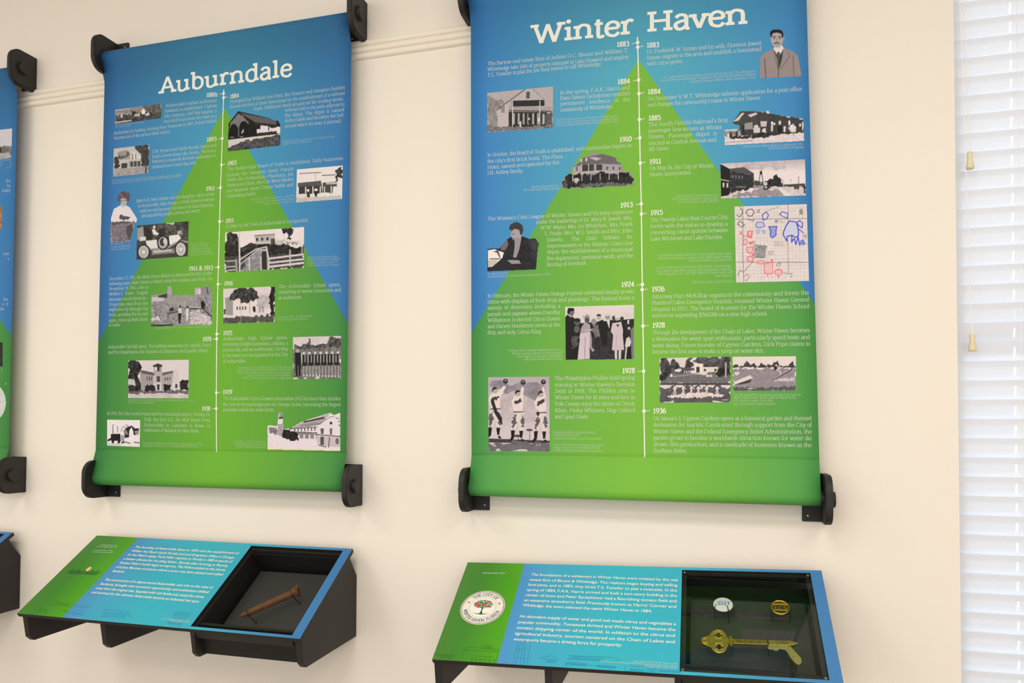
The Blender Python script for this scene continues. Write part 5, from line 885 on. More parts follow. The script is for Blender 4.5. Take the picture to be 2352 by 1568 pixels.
def shelf(fr, label, mp):
    O, A, B, N = fr; root = empty('display_shelf', tuple(O), label, 'display shelf', 'sloping exhibit shelves below the banners'); w = lambda a, b, n=0.: fw(fr, a, b, n)
    # printed top board with the case opening cut in it
    xs = [0, OA0, OA1, SW]; ys = [0, OB0, OB1, SLn]; V = []; F = []; FM = []; al = []
    for n in (0, -TP):
        for y in ys:
            for x in xs: V.append(w(x, y, n)); al.append(x/SW)
    q = lambda k, i, j: k*16+j*4+i
    for j in range(3):
        for i in range(3):
            if i == 1 and j == 1: continue
            F.append((q(0, i, j+1), q(0, i+1, j+1), q(0, i+1, j), q(0, i, j))); FM.append(1); F.append((q(1, i, j), q(1, i+1, j), q(1, i+1, j+1), q(1, i, j+1))); FM.append(0)
    for i in range(3):
        F.append((q(0, i, 0), q(0, i+1, 0), q(1, i+1, 0), q(1, i, 0))); F.append((q(0, i+1, 3), q(0, i, 3), q(1, i, 3), q(1, i+1, 3)))
        F.append((q(0, 0, i+1), q(0, 0, i), q(1, 0, i), q(1, 0, i+1))); F.append((q(0, 3, i), q(0, 3, i+1), q(1, 3, i+1), q(1, 3, i))); FM += [0]*4
    for (i0, j0), (i1, j1) in (((1, 1), (2, 1)), ((2, 1), (2, 2)), ((2, 2), (1, 2)), ((1, 2), (1, 1))): F.append((q(0, i0, j0), q(0, i1, j1), q(1, i1, j1), q(1, i0, j0))); FM.append(0)
    tp = meshobj('printed_top_board', V, F, [MB, mp], root, fm=FM)
    at = tp.data.attributes.new('along', 'FLOAT', 'POINT'); at.data.foreach_set('value', al)
    # lining of the case opening and the case itself
    g = G(); t = .009
    def bx(a0, a1, b0, b1, n0, n1): g.box(a0, a1, b0, b1, n0, n1, 0, fr)
    bx(OA0-.004, OA0+.004, OB0, OB1, -.040, -.0125); bx(OA1-.004, OA1+.004, OB0, OB1, -.040, -.0125); bx(OA0+.004, OA1-.004, OB0-.004, OB0+.004, -.040, -.0125); bx(OA0+.004, OA1-.004, OB1-.004, OB1+.004, -.040, -.0125)
    g.obj('opening_lining', MK, root)
    # side supports: same profile as the wall-hung case ends
    def prof(a):   # outline in world Y,Z below the board at board position a
        z = lambda bb: w(a, bb, -TP-.0005)
        p0, p1 = z(.024), z(.339); dz = (w(a, 0)-w(0, 0))[2]+O[2]+.397
        return [(p0[1], p0[2]), (-.0015, -.481+dz), (-.0015, -.6625+dz), (-.2850, -.6685+dz), (-.3000, -.655+dz), (p1[1]+.002, p1[2])]
    for a0, a1 in ((.006, .024), (.283, .301), (.586-.004, .600-.004), (SW-.021, SW-.003)):
        g = G(); g.prism(prof((a0+a1)/2), 0, O[0]+a0, O[0]+a1); g.obj('side_support', MB, root, bevel=.0008)
    xa, xb = O[0]+.597, O[0]+SW-.022; dz = (w(.75, 0)-w(0, 0))[2]+O[2]+.397
    g = G(); pf = w(.75, .312, -TP-.002)
    g.add([(xa, -.2670, -.6640+dz), (xb, -.2670, -.6640+dz), (xb, pf[1], pf[2]-.002), (xa, pf[1], pf[2]-.002), (xa, -.259, -.6640+dz), (xb, -.259, -.6640+dz), (xb, pf[1]+.008, pf[2]+.002), (xa, pf[1]+.008, pf[2]+.002)], [(0, 1, 2, 3), (7, 6, 5, 4), (0, 4, 5, 1), (1, 5, 6, 2), (2, 6, 7, 3), (3, 7, 4, 0)])
    g.obj('case_front', MD, root)
    g = G(); g.box(xa, xb, -.262, -.002, -.6655+dz, -.6575+dz); g.obj('case_bottom', MD, root)
    pt = w(.75, .026, -TP-.002)
    g = G(); g.prism([(-.002, -.656+dz), (-.002, -.4815+dz), (pt[1], pt[2]), (pt[1]-.005, pt[2]-.002), (-.008, -.484+dz), (-.008, -.656+dz)], 0, xa, xb); g.obj('case_back', MD, root)
    # raised deck the exhibits are pinned to
    g = G(); da0, da1 = .607, .8855; g.box(da0, da1, .0335, .300, -.090, -.080, 0, fr); g.obj('mount_deck', mat('dark_grey_deck_board', (56, 55, 54), .48, bump=.2, bscale=350), root, bevel=.0015)
    return root
S1 = shelf(F1, 'black sloping display shelf with the rusty spike, printed text on Auburndale', MP1)
S2 = shelf(F2, 'black sloping display shelf with the brass key under glass, below the Winter Haven banner', MP2)
S0 = shelf(F0, 'black sloping display shelf mostly beyond the left edge of the view', MP1)
def unf(fr, off): O, n = fr[0]+fr[3]*off, fr[3]; return lambda u, v: unP(u, v, O, n)
# ---- lettering on the shelves (built-in sans face)
TR1 = [('U', 'sans', '''795 170 2270 262|The founding of Auburndale dates to 1876 with the establishment of
745 225 2215 325|William Van Fleet's South Florida Land and Emigration Office in Chicago.
690 280 2175 382|At Van Fleet's urging, Frank Fuller migrates to Florida in 1880 in search of
635 337 2125 443|a better climate for his ailing father. Shortly after arriving in Florida,
580 395 2085 500|Reuben Fuller's health began to improve. The Fullers settled on the shores
525 455 2045 565|of Lakes Mariana and Jessie where a town was later platted and called
475 513 650 525|Sanitaria.
365 635 1900 750|The construction of a depot named Auburndale, one mile to the west of
300 695 1845 815|Sanitaria, brought new economic opportunity and settlement shifted
240 755 1785 885|away from the original site. Supplied with rich fertile soil, suited for citrus,
180 815 1715 950|and serviced by the railroad, Auburndale became an industrial hot spot.'''),
       ('U', 'tiny', '310 132 540 147|Incorporated as the\n250 157 550 173|Town of Auburndale 1911\n225 207 485 219|Incorporated as the\n190 234 480 247|City of Auburndale 1925'),
       ('V', 'tiny', '1015 605 1190 618|Image courtesy of Polk County History Center\n1060 617 1190 630|Collection, Bartow, Florida')]
TR2 = [('Y', 'sans', '''233 125 2218 202|The foundations of a settlement in Winter Haven were initiated by the real
212 195 2210 273|estate firm of Blount & Whitledge. The realtors began buying and selling
193 262 2207 343|land plots, and in 1883, they hired T.S. Tutwiler to plat a townsite. In the
175 332 2205 415|spring of 1884, F.A.K. Harris arrived and built a two-story building in the
157 402 2203 488|center of town and Peter Eycleshimer had a flourishing tomato field and
137 472 2198 563|an extensive strawberry field. Previously known as Harris' Corner and
118 540 1868 625|Whitledge, the town selected the name Winter Haven in 1884.
77 690 2190 797|An abundant supply of water and good soil made citrus and vegetables a
55 768 2187 875|popular commodity. Tomatoes thrived and Winter Haven became the
35 845 2180 955|tomato shipping center of the world. In addition to the citrus and
12 922 2177 1040|agricultural industry, tourism centered on the Chain of Lakes and
-8 1000 1465 1083|watersports became a driving force for prosperity.'''),
       ('X', 'ital', '503 183 705 189|Incorporated 1911'),
       ('X', 'tiny', '1858 978 2258 1003|Images courtesy of City of Winter Haven, circa 1920\n1560 978 2258 1022|City of Winter Haven, Polk County History Center, postcards and street scenes, courtesy\n1965 1022 2258 1043|Polk County History Center Collection')]
def shelf_text(fr, root, tr):
    un = unf(fr, .0007); MS = mat('soft_white_ink', (190, 222, 200), .6)
    for c, k, s in tr:
        T = None; last = None
        def flush():
            if T is not None: T.obj('printed_paragraph' if k == 'sans' else 'printed_caption', MWHITE if k == 'sans' else MS, root)
        for ln in s.split('\n'):
            p, t = ln.split('|'); x0, y0, x1, y1 = map(float, p.split()); u, v = cpx(c, (x0, x1), (y0, y1)); P = un(u, v)
            if last is None or v[0]-last > (14 if k == 'sans' else 7): flush(); T = Text(-fr[2])
            last = v[0]
            if k == 'sans': T.line(t, P[0], P[1], .0098, 'sans')
            elif k == 'ital': T.line(t, P[0], P[1], .0072, 'sans', slant=.2, squeeze=.006)
            else: T.line(t, P[0], P[1], .0052, 'sans', squeeze=.004)
        flush()
shelf_text(F1, S1, TR1); shelf_text(F2, S2, TR2)
def art(fr, root, c, lines, w, m, off=.0005):
    un = unf(fr, off); g = G()
    for L in lines:
        P = np.array(L, float).reshape(-1, 2); W = un(*cpx(c, P[:, 0], P[:, 1]))
        for a, b in zip(W[:-1], W[1:]):
            d = b-a; l = np.linalg.norm(d)
            if l < 1e-6: continue
            s = np.cross(fr[3], d/l)*w/2; g.add([a-s, b-s, b+s, a+s], [(0, 1, 2, 3)])
    g.obj('printed_line_drawing', m, root)
def winrow(x0, y0, x1, y1, n, w, h, sk=-.35):
    out = []
    for i in range(n):
        t = i/max(1, n-1); x, y = x0+(x1-x0)*t, y0+(y1-y0)*t; out.append((x, y, x+w, y+w*.05, x+w+h*sk, y+h, x+h*sk, y+h, x, y))
    return out
# faint skyline drawings along the lower edges
A1b = [(650, 560, 660, 545, 800, 555, 830, 600), (645, 565, 640, 600), (650, 562, 820, 572), (1090, 558, 1205, 566), (1085, 565, 1200, 575), (930, 535, 965, 520), (440, 545, 560, 560)] + winrow(660, 570, 780, 578, 6, 10, 22) + winrow(1095, 572, 1175, 580, 5, 10, 12) + winrow(1090, 595, 1160, 602, 5, 10, 12) + winrow(1060, 620, 1130, 630, 5, 10, 14) + winrow(475, 520, 550, 526, 6, 8, 6) + winrow(450, 560, 510, 570, 4, 14, 10)
A1g = [(330, 480, 420, 520, 440, 530), (250, 540, 290, 545), (350, 500, 480, 510), (300, 512, 460, 525)] + winrow(250, 545, 280, 548, 2, 14, 16) + winrow(330, 505, 420, 512, 5, 6, 4) + winrow(400, 550, 420, 555, 2, 10, 12)
art(F1, S1, 'V', A1b, .0009, MART); art(F1, S1, 'V', A1g, .0008, MARTG)
A2b = [(850, 700, 770, 1000), (870, 700, 800, 1000), (885, 700, 840, 1000), (905, 705, 870, 1000), (945, 700, 905, 1000), (850, 700, 950, 705), (830, 780, 925, 785), (805, 860, 910, 868), (785, 940, 905, 950),
       (1000, 945, 1115, 920, 1190, 955), (1040, 950, 1180, 960), (1290, 915, 1280, 955, 1270, 1000), (1270, 920, 1660, 935, 1760, 960), (1250, 990, 1700, 1025), (1280, 950, 1740, 975), (1790, 1010, 1785, 1060, 1980, 1070, 1985, 1015), (1830, 1015, 1990, 1020), (2050, 1020, 2050, 1075), (2065, 1020, 2065, 1075), (2100, 1030, 2290, 1045), (690, 965, 705, 985), (695, 985, 700, 1000)] \
     + winrow(1310, 925, 1560, 945, 9, 22, 22, -.2) + winrow(1290, 980, 1420, 990, 6, 14, 24, -.2) + winrow(1540, 1005, 1690, 1020, 7, 14, 20, -.2) + winrow(1830, 1040, 1940, 1048, 5, 18, 14, -.2) + winrow(1080, 965, 1150, 970, 4, 12, 14, -.2) + winrow(2005, 1040, 2025, 1042, 2, 16, 26, -.1) + winrow(2090, 1050, 2270, 1062, 10, 12, 14, 0) + winrow(1250, 990, 1262, 991, 1, 16, 16, -.2)
A2g = [(500, 830, 545, 822, 590, 832), (510, 835, 505, 860), (585, 836, 580, 860), (350, 850, 380, 845, 660, 870), (345, 850, 320, 940), (70, 905, 260, 915), (85, 915, 250, 925), (330, 870, 640, 885), (650, 870, 620, 1000), (420, 920, 600, 935)] + winrow(530, 838, 570, 840, 3, 8, 16, 0) + winrow(130, 925, 205, 930, 4, 12, 18, -.3) + winrow(400, 940, 600, 955, 6, 16, 30, -.2)
art(F2, S2, 'X', A2b, .0008, MART); art(F2, S2, 'X', A2g, .0008, MARTG)
art(F2, S2, 'Z', winrow(365, 1450, 470, 1460, 5, 12, 14, 0)+winrow(765, 1470, 780, 1472, 1, 12, 14, 0), .0009, MART)
# place-name mark on the left shelf
T = Text(-F1[2]); un = unf(F1, .0007); P = un(*cpx('V', (415, 608), (317, 328))); T.line('Auburndale', P[0], P[1], .0185, 'body', slant=.22, hs=2); T.obj('printed_place_name', MLOGO, S1)
oc = un(*cpx('V', 557, 291)); g = G(); g.add([oc+F1[1]*(.0072*math.cos(k*math.pi/12))+F1[2]*(.0098*math.sin(k*math.pi/12)) for k in range(24)], [tuple(range(24))]); g.obj('printed_orange', mat('pale_orange_ink', (232, 190, 140), .6), S1)
# ---- city seal on the right shelf
sc_ = np.array([.0858, .1680]); SR = .0597
def seal_ops():
    o = [('e', (236, 234, 228), 0, 0, 100, 100), ('e', (150, 120, 130), 0, 0, 97.5, 97.5), ('e', (232, 228, 222), 0, 0, 90.5, 90.5)]
    for k in range(72):
        a = k*math.pi/36; o.append(('l', (228, 220, 218), 2.4, 97*math.cos(a), 97*math.sin(a), 90*math.cos(a+.05), 90*math.sin(a+.05)))
    o += [('e', (215, 210, 205), 0, 0, 62.5, 62.5), ('e', (238, 236, 230), 0, 0, 61, 61), ('e', (120, 150, 160), 0, 0, 58.5, 58.5), ('e', (238, 236, 230), 0, 0, 57.3, 57.3)]
    rnd = random.Random(7)
    o += [('p', (30, 92, 52), -38, 34, -20, 40, 0, 42, 20, 40, 38, 34, 20, 37, 0, 36, -20, 37), ('l', (225, 150, 60), 1.6, -36, 32, 36, 32)]
    o += [('p', (28, 84, 48), -5, 34, -2.2, 20, -2.5, 0, 2.5, 0, 2.5, 20, 6, 34, 12, 37, -10, 37), ('l', (28, 84, 48), 3, 0, 8, -20, -12), ('l', (28, 84, 48), 3, 0, 8, 20, -12), ('l', (28, 84, 48), 2.4, 0, 2, -10, -28), ('l', (28, 84, 48), 2.4, 0, 2, 10, -28)]
    for _ in range(210):
        a = rnd.uniform(0, 6.283); r = rnd.random()**.5; x, y = 43*r*math.cos(a), -18+25*r*math.sin(a)
        if y > 2+abs(x)*-.1 and abs(x) < 10: continue
        t = rnd.uniform(0, 3.14); o.append(('l', rnd.choice([(36, 96, 56), (44, 110, 62), (30, 82, 50)]), 2.3, x-3*math.cos(t), y-3*math.sin(t), x+3*math.cos(t), y+3*math.sin(t)))
    for x, y in ((-30, -22), (-27, -8), (0, -14), (20, -33), (25, -10)): o.append(('e', (232, 72, 44), x, y, 6.6, 6.6))
    o += [('e', (225, 80, 60), -70, -26, 5, 5), ('e', (225, 80, 60), 70, -26, 5, 5)]
    return o
def disc_print(fr, ca, cb, R, ops, root, name, n=0.0008, res=150, label=None, grade=1.):
    u, v = np.meshgrid(np.linspace(-101, 101, res), np.linspace(-101, 101, res)); C, A = paint(u, v, ops, 1); C = np.clip(C*grade, 0, 250)
    W = (fr[0]+fr[3]*n)+fr[1]*(ca+u/100*R)[..., None]+fr[2]*(cb+v/100*R)[..., None]; idx = np.arange(res*res).reshape(res, res)
    k = A[:-1, :-1] & A[1:, :-1] & A[:-1, 1:] & A[1:, 1:]; F = np.stack([idx[1:, :-1], idx[1:, 1:], idx[:-1, 1:], idx[:-1, :-1]], -1)[k]
    us = np.unique(F); re = np.full(res*res, -1); re[us] = np.arange(len(us)); o = meshobj(name, W.reshape(-1, 3)[us], re[F].tolist(), MPIC, root, colors=lin(C.reshape(-1, 3)[us]))
    if label: o['label'] = label
    return o
sea = disc_print(F2, sc_[0], sc_[1], SR, seal_ops(), S2, 'printed_city_seal', label='round white city seal with an orange tree')
class Ring(Text):
    def ring(s, fr, txt, R, a0, a1, size, inward):
        un = size/70.; tot = sum(glyph(c, 11, 6, 2)[0] if c != ' ' else 30 for c in txt); x = 0; q_ = min(1, R*abs(a1-a0)/(tot*un))
        for c in txt:
            if c == ' ': x += 30; continue
            adv, gv, gf = glyph(c, 11, 6, 2); t = (x+adv/2)/tot; a = a0+(a1-a0)*t; rad = np.array([math.cos(a), math.sin(a)]); r2 = rad if not inward else -rad
            tang = np.array([-rad[1], rad[0]])*np.sign(a1-a0)
            for gx, gy, gz in gv:
                p = rad*(R if not inward else R)+tang*((gx-adv/2)*un*q_)+r2*((gy-35)*un)
                s.V.append(np.array([fr[0]+fr[1]*(sc_[0]+p[0])+fr[2]*(sc_[1]-p[1])+fr[3]*(.0013+gz)]))
            s.F += [tuple(i+s.n for i in f) for f in gf]; s.n += len(gv); x += adv
R_ = Ring((0, 0, 1)); rad = math.radians
MSG = mat('seal_green_ink', (34, 70, 58), .6)
R_.ring(F2, 'THE CITY OF', .0455, rad(138), rad(42), .0100, False); R_.obj('seal_lettering', MSG, sea)
R_ = Ring((0, 0, 1)); R_.ring(F2, 'WINTER HAVEN, FLORIDA', .0455, rad(192), rad(348), .0100, True); R_.obj('seal_lettering', MSG, sea)
# ---- glass over the right-hand case, held by four corner screws
gm = bpy.data.materials.new('case_glass'); gm.use_nodes = True; nt = gm.node_tree; nt.nodes.remove(nt.nodes['Principled BSDF'])
tr = nd(nt, 'ShaderNodeBsdfTransparent'); tr.inputs[0].default_value = (.93, .96, .94, 1); gl = nd(nt, 'ShaderNodeBsdfGlossy'); gl.inputs['Roughness'].default_value = .015; gl.inputs[0].default_value = (.9, 1, .9, 1)
fr_ = nd(nt, 'ShaderNodeFresnel'); fr_.inputs[0].default_value = 1.45; mx = nd(nt, 'ShaderNodeMixShader'); ge = nd(nt, 'ShaderNodeNewGeometry'); nt.links.new(mathn(nt, 'MULTIPLY', fr_.outputs[0], mathn(nt, 'SUBTRACT', 1., ge.outputs['Backfacing'])), mx.inputs[0]); nt.links.new(tr.outputs[0], mx.inputs[1]); nt.links.new(gl.outputs[0], mx.inputs[2]); nt.links.new(mx.outputs[0], nt.nodes['Material Output'].inputs[0])
g = G(); e = .0005
for x0, x1, y0, y1 in ((OA0+e, OA0+.0115, OB0+e, OB1-e), (OA1-.0115, OA1-e, OB0+e, OB1-e), (OA0+.0115, OA1-.0115, OB0+e, OB0+.0115), (OA0+.0115, OA1-.0115, OB1-.0115, OB1-e)): g.box(x0, x1, y0, y1, -.0120, -.0062, 0, F2)
fo = g.obj('glass_frame', MD, S2)
g = G(); g.box(OA0+.001, OA1-.001, OB0+.001, OB1-.001, -.0060, -.0030, 0, F2); go = g.obj('glass_cover', gm, S2); go['label'] = 'clear glass cover'
for a, b in ((OA0+.0062, OB0+.0062), (OA1-.0062, OB0+.0062), (OA1-.0062, OB1-.0062), (OA0+.0062, OB1-.0062)):
    g = G(); g.tube([fw(F2, a, b, -.0032), fw(F2, a, b, -.0016), fw(F2, a, b, -.0010)], [.0036, .0034, .0022], 14); g.obj('corner_screw', mat('dull_steel_screw', (120, 120, 116), .4, metal=.7), S2)

# ------------------------------------------------------------------ exhibits
MW = mat('black_wire', (10, 10, 10), .5); MBR = mat('polished_brass', (212, 176, 78), .27, metal=1., var=.18, vscale=160); MRUST = mat('rusty_iron', (92, 60, 36), .85, bump=1., bscale=120, var=.38, vscale=55)
def holder(fr, root, pts): g = G(); g.tube([fw(fr, *p) for p in pts], .0011, 8); g.obj('wire_holder', MW, root)
# railway spike on two wires
NS = -.040
s0, s1 = np.array([.6790, .2530]), np.array([.8105, .1370]); d = (s1-s0)/np.linalg.norm(s1-s0); Ls = np.linalg.norm(s1-s0); pv = np.array([-d[1], d[0]])
root = empty('railroad_spike', tuple(fw(F1, *s0, NS)), 'rusty brown iron railroad spike on wire pins in the left display case', 'spike')
bm = bmesh.new(); secs = []
for t, w_, h_ in ((0, .0016, .0030), (.008, .0050, .0060), (.020, .0078, .0078), (.04, .0088, .0086), (.09, .0090, .0088), (.135, .0092, .0090), (.150, .0094, .0094), (.158, .0112, .0112), (.164, .0150, .0150)):
    ring = []
    for k in range(12):
        a = 2*math.pi*k/12; cx_ = math.copysign(abs(math.cos(a))**.55, math.cos(a)); sx_ = math.copysign(abs(math.sin(a))**.55, math.sin(a)); p = s0+d*t+pv*(w_*cx_*(1+.05*math.sin(t*300+k*2)))
        ring.append(bm.verts.new(fw(F1, p[0], p[1], NS+h_*sx_)))
    secs.append(ring)
for A_, B_ in zip(secs[:-1], secs[1:]):
    for k in range(12): bm.faces.new((A_[k], A_[(k+1) % 12], B_[(k+1) % 12], B_[k]))
bm.faces.new(secs[0][::-1]); bm.faces.new(secs[-1])
for v in bm.verts: v.co -= root.location
me = bpy.data.meshes.new('spike_shaft'); bmesh.ops.recalc_face_normals(bm, faces=bm.faces); bm.to_mesh(me); bm.free(); me.materials.append(MRUST); o = bpy.data.objects.new('spike_shaft', me); link(o, root)
md = o.modifiers.new('soft', 'SUBSURF'); md.levels = md.render_levels = 1
g = G(); hc = s0+d*.168; V = []; n = 20     # lopsided mushroom head
for ring_t, rr in ((-.007, .55), (-.002, .88), (.001, 1.), (.004, .82), (.0055, .3)):
    for k in range(n):
        a = 2*math.pi*k/n; ww = (.0215 if math.cos(a) > 0 else .0165)*rr; p = hc+d*(ring_t-.006*max(0, -math.cos(a)))+pv*(-ww*math.cos(a)); V.append(fw(F1, p[0], p[1], NS+.0165*rr*math.sin(a)))
F_ = [(i*n+k, i*n+(k+1) % n, (i+1)*n+(k+1) % n, (i+1)*n+k) for i in range(4) for k in range(n)]+[tuple(range(n))[::-1], tuple(range(4*n, 5*n))]
g.add(V, F_); g.obj('spike_head', MRUST, root)
for t in (.0215, .148):
    p = s0+d*t; q = p-pv*.0; k = []
    for j in range(9):
        a = math.radians(-10+200*j/8); rr = .0108; k.append((*(p-pv*(rr*math.cos(a))), NS+rr*math.sin(a)))
    k = [(*(p+d*.012+pv*.010), -.0805)]+[(*(p+d*.004+pv*.0105), NS-.012)]+k[::-1]
    holder(F1, S1, k)
# ---- key of the city: flat brass outline with holes
def curve_solid(name, splines, fr, oa, ob, nn, th, bev, m, parent, rot=0., xs=None):
    cu = bpy.data.curves.new(name, 'CURVE'); cu.dimensions = '2D'; cu.fill_mode = 'BOTH'; cu.extrude = th/2; cu.bevel_depth = bev; cu.bevel_resolution = 1
    for sp in splines:
        s = cu.splines.new('POLY'); s.points.add(len(sp)-1)
        for p, q in zip(s.points, sp): p.co = (q[0], q[1], 0, 1)
        s.use_cyclic_u = True
    o = bpy.data.objects.new(name, cu); COL.objects.link(o); bpy.context.view_layer.update(); me = bpy.data.meshes.new_from_object(o.evaluated_get(bpy.context.evaluated_depsgraph_get())); bpy.data.objects.remove(o)
    V = [fr[0]+fr[1]*(oa+v.co.x)-fr[2]*(-ob+v.co.y)+fr[3]*(nn+v.co.z) for v in me.vertices]; F_ = [tuple(p.vertices) for p in me.polygons]; bpy.data.meshes.remove(me)
    return meshobj(name, V, F_, m, parent)
circ = lambda cx_, cy_, rx, ry, n=28, ph=0: [(cx_+rx*math.cos(2*math.pi*k/n+ph), cy_+ry*math.sin(2*math.pi*k/n+ph)) for k in range(n)]
NK = -.046; un = unf(F2, NK)
def loc2(c, x, y):
    p = un(*cpx(c, x, y))-F2[0]-F2[3]*NK; return np.array([p @ F2[1], -(p @ F2[2])])     # (along, up the slope)
kb = loc2('Z', 622, 1025); k0 = loc2('Z', 760, 1040); k1 = loc2('Z', 1635, 1066)
root = empty('ceremonial_key', tuple(fw(F2, kb[0], -kb[1], NK)), 'large brass ceremonial key lying in the right display case under the glass', 'key')
kd = (k1-k0)/np.linalg.norm(k1-k0); kp = np.array([-kd[1], kd[0]])
def kk(x, y): return tuple(kb+kd*x+kp*y)     # key space: x along the shank, y up
bow = []
for k in range(60):
    a = 2*math.pi*k/60; x, y = .0235*math.cos(a)*(.90 if math.cos(a) > 0 else .95), .0355*math.sin(a)
    if abs(math.sin(a)) < .45 and math.cos(a) < 0: x = -.0215-.020*math.sqrt(max(0, 1-(math.sin(a)/.45)**2)); y *= .85
    bow.append(kk(x, y))
def quatre(cy_): return [kk(.0092*math.cos(2*math.pi*k/32)*(1+.28*math.cos(4*2*math.pi*k/32)), cy_+.0075*math.sin(2*math.pi*k/32)*(1+.28*math.cos(4*2*math.pi*k/32))) for k in range(32)]
curve_solid('key_bow', [bow, quatre(.0185)[::-1], quatre(-.0175)[::-1]], F2, 0, 0, NK, .0030, .0012, MBR, root)
g = G()
def ringt(cx_, cy_, rx, ry, r, nn=NK+.0022, n=36):
    P = [(*kk(cx_+rx*math.cos(2*math.pi*k/n), cy_+ry*math.sin(2*math.pi*k/n)),) for k in range(n+1)]; g.tube([fw(F2, p[0], -p[1], nn) for p in P], r, 6, cap=False)
ringt(0, 0, .0215, .0330, .0013); ringt(0, 0, .0105, .0075, .0010); ringt(-.032, 0, .0085, .0085, .0014); ringt(-.032, 0, .0045, .0045, .0012)
ringt(0, .0185, .0125, .0098, .0009); ringt(0, -.0175, .0125, .0098, .0009)
g.obj('bow_ornament', MBR, root, smooth=True)
g = G()
for x, r in ((.0235, .0080), (.0272, .0118), (.0305, .0098), (.0338, .0075)):
    P = [kk(x, -r), kk(x, r)]; g.tube([fw(F2, p[0], -p[1], NK+.001) for p in P], .0022, 10)
for yy in (-.0125, .0125):
    p = kk(.0275, yy); g.tube([fw(F2, p[0], -p[1], NK-.001), fw(F2, p[0], -p[1], NK+.004)], .0030, 12)
g.obj('key_collar', MBR, root)
L_ = np.linalg.norm(k1-kb)
sh = [kk(.0345, .0062), kk(L_-.0135, .0062), kk(L_, 0), kk(L_-.0115, -.0065), kk(L_-.016, -.0062), kk(.0345, -.0062)]
curve_solid('key_shank', [sh], F2, 0, 0, NK, .0040, .0009, MBR, root)
T = Text(-F2[2]); p0, p1 = kk(.040, -.0034), kk(.0345+.080, -.0034); p2, p3 = kk(.127, -.0034), kk(L_-.020, -.0034); MENG = mat('dark_engraving', (70, 60, 24), .6)
T.line('WINTER HAVEN', fw(F2, p0[0], -p0[1], NK+.0034), fw(F2, p1[0], -p1[1], NK+.0034), .0072, 'seal', hs=3); T.line('FLORIDA', fw(F2, p2[0], -p2[1], NK+.0034), fw(F2, p3[0], -p3[1], NK+.0034), .0072, 'seal', hs=3)
T.obj('engraved_lettering', MENG, root)
fl = [(1255, 1085), (1350, 1072), (1480, 1078), (1545, 1095), (1590, 1150), (1640, 1205), (1680, 1250), (1682, 1305), (1648, 1325), (1590, 1290), (1540, 1230), (1510, 1170), (1470, 1130), (1410, 1118), (1360, 1150), (1330, 1132), (1262, 1125)]
curve_solid('key_bit', [[tuple(loc2('Z', *p)) for p in fl]], F2, 0, 0, NK, .0036, .0007, mat('pale_brass', (196, 186, 108), .35, metal=.9, var=.25, vscale=200), root).data
holder(F2, S2, [(*(np.array(kk(.1105, .0098))*(1, -1)), NK+.001), (*(np.array(kk(.1105, .0085))*(1, -1)), NK+.0048), (*(np.array(kk(.1105, -.0085))*(1, -1)), NK+.0048), (*(np.array(kk(.1105, -.0098))*(1, -1)), NK-.002), (*(np.array(kk(.1105, -.0085))*(1, -1)), -.0805)])
holder(F2, S2, [(*(np.array(kk(.030, -.0148))*(1, -1)), NK+.002), (*(np.array(kk(.030, -.0155))*(1, -1)), NK-.01), (*(np.array(kk(.028, -.010))*(1, -1)), -.0805)])
# ---- white pin badge with blue lettering marks
NB = -.042; un = unf(F2, NB)
pc = loc2('Z', 676, 548); root = empty('pin_badge', tuple(fw(F2, pc[0], -pc[1], NB)), 'round white pin badge with blue lettering in the right display case', 'badge')
g = G(); V = []; n = 40; RB = .0240
for rr, hh in ((.90, -.0025), (1., -.0010), (.985, .0006), (.93, .0018), (.80, .0026), (.5, .0033), (.2, .0036)):
    V += [fw(F2, pc[0]+RB*rr*math.cos(2*math.pi*k/n), -pc[1]+RB*rr*math.sin(2*math.pi*k/n), NB+hh) for k in range(n)]
F_ = [(i*n+k, i*n+(k+1) % n, (i+1)*n+(k+1) % n, (i+1)*n+k) for i in range(6) for k in range(n)]+[tuple(range(n))[::-1], tuple(range(6*n, 7*n))]
g.add(V, F_); g.obj('badge_button', mat('glossy_white_enamel', (238, 234, 236), .25), root, smooth=True)
ops = []
def blk(x, y, w_, h_, c): ops.append(('p', c, x, y, x+w_, y, x+w_-3, y+h_, x-3, y+h_))
b1_, b2_ = (44, 120, 205), (60, 72, 160)
for x, segs in ((-62, 'I'), (-40, 'D'), (-12, 'P'), (14, 'X'), (44, 'D')):
    blk(x, -30, 20, 26, b1_); ops.append(('e', (225, 232, 238), x+9, -17, 5, 6) if segs in 'DP' else ('l', (225, 232, 238), 4, x+3, -28, x+14, -8))
for x, r_ in ((-52, 1), (-22, 0), (12, 1)):
    blk(x, 2, 24, 22, b2_); ops.append(('e', (230, 228, 236), x+12, 13, 6, 5) if r_ else ('l', (230, 228, 236), 5, x+4, 6, x+18, 20))
ops += [('p', b1_, 50, 26, 66, -30, 76, -30, 60, 26), ('l', b2_, 4, -40, -40, 42, -40), ('l', b2_, 4, -50, 33, 55, 33), ('k', -75, -45, 80, -45, 80, 40, -75, 40)]
disc_print(F2, pc[0], -pc[1], RB*.92, ops, root, 'badge_print', n=NB+.0040, res=90)
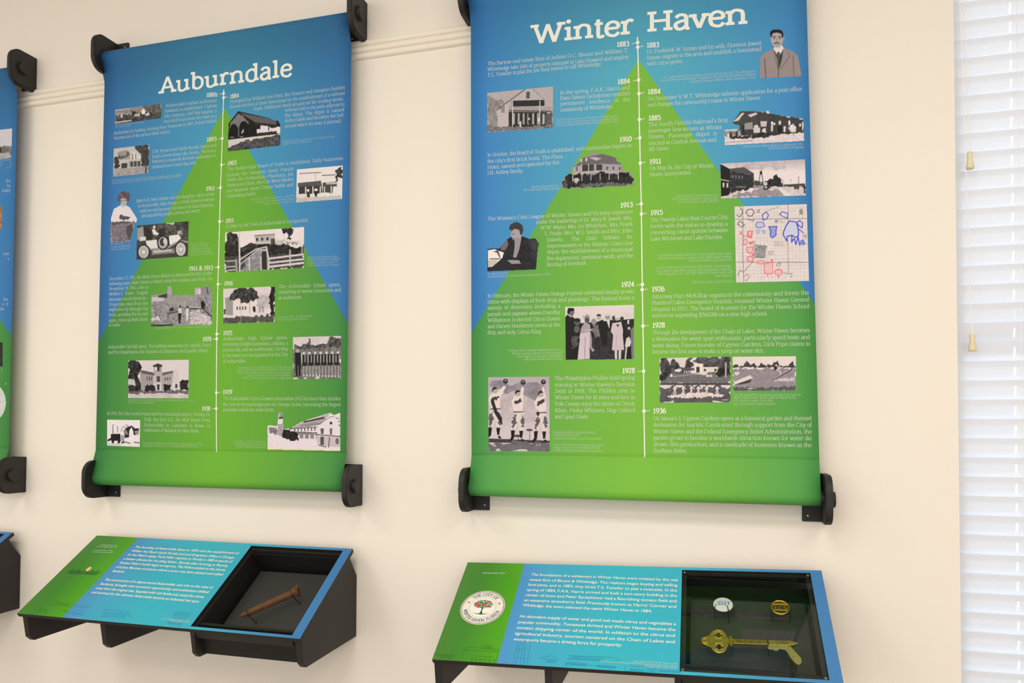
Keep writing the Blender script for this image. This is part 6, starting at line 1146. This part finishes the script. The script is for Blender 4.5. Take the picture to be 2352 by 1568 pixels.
for x, y in ((-.0205, .010), (.0125, .019)): holder(F2, S2, [(pc[0]+x*.80, -pc[1]+y*.45, NB+.0052), (pc[0]+x, -pc[1]+y+.004, NB+.0030), (pc[0]+x, -pc[1]+y+.006, -.0805)])
# ---- brass medallion
mc = loc2('Z', 1412, 586); root = empty('brass_medallion', tuple(fw(F2, mc[0], -mc[1], NB)), 'round brass medallion with a raised relief in the right display case', 'medallion')
g = G(); g.tube([fw(F2, mc[0]+.0205*math.cos(2*math.pi*k/40), -mc[1]+.0222*math.sin(2*math.pi*k/40), NB) for k in range(41)], .0029, 8, cap=False); g.obj('medallion_rim', MBR, root, smooth=True)
curve_solid('medallion_plate', [circ(0, 0, .0195, .0212, 40)], F2, mc[0], -mc[1], NB-.0012, .0016, 0, mat('aged_brass', (120, 100, 40), .35, metal=1., var=.3, vscale=120), root)
g = G(); g.tube([fw(F2, mc[0]+x, -mc[1]-.0085-.0007*math.cos(x*150), NB+.0015) for x in np.linspace(-.0165, .0165, 9)], .0013, 6); g.tube([fw(F2, mc[0]+x, -mc[1]+.0100, NB+.0015) for x in np.linspace(-.0155, .0155, 9)], .0013, 6); g.obj('medallion_band', MBR, root)
g = G()
for x, y, r in ((-.0130, .0035, .0016), (-.0118, -.0035, .0016), (-.0060, .0040, .0013), (-.0045, -.0040, .0015), (.0010, .0035, .0014), (.0015, -.0045, .0013), (.0085, .0020, .0015), (.0120, -.0045, .0018), (.0150, -.0035, .0014)):
    p = (mc[0]+x, -mc[1]-y); g.tube([fw(F2, *p, NB+.0002), fw(F2, *p, NB+.0018), fw(F2, *p, NB+.0024)], [r, r*.9, r*.4], 8)
for x in (-.0120, -.0040, .0020, .0105): g.tube([fw(F2, mc[0]+x, -mc[1]-.0052, NB+.0009), fw(F2, mc[0]+x+.0008, -mc[1]+.0055, NB+.0009)], .0010, 6)
g.obj('raised_relief', MBR, root)
for x in (-.0215, .0215): holder(F2, S2, [(mc[0]+x*.86, -mc[1]+.012, NB+.0032), (mc[0]+x, -mc[1]+.013, NB), (mc[0]+x*.95, -mc[1]+.012, -.0805)])
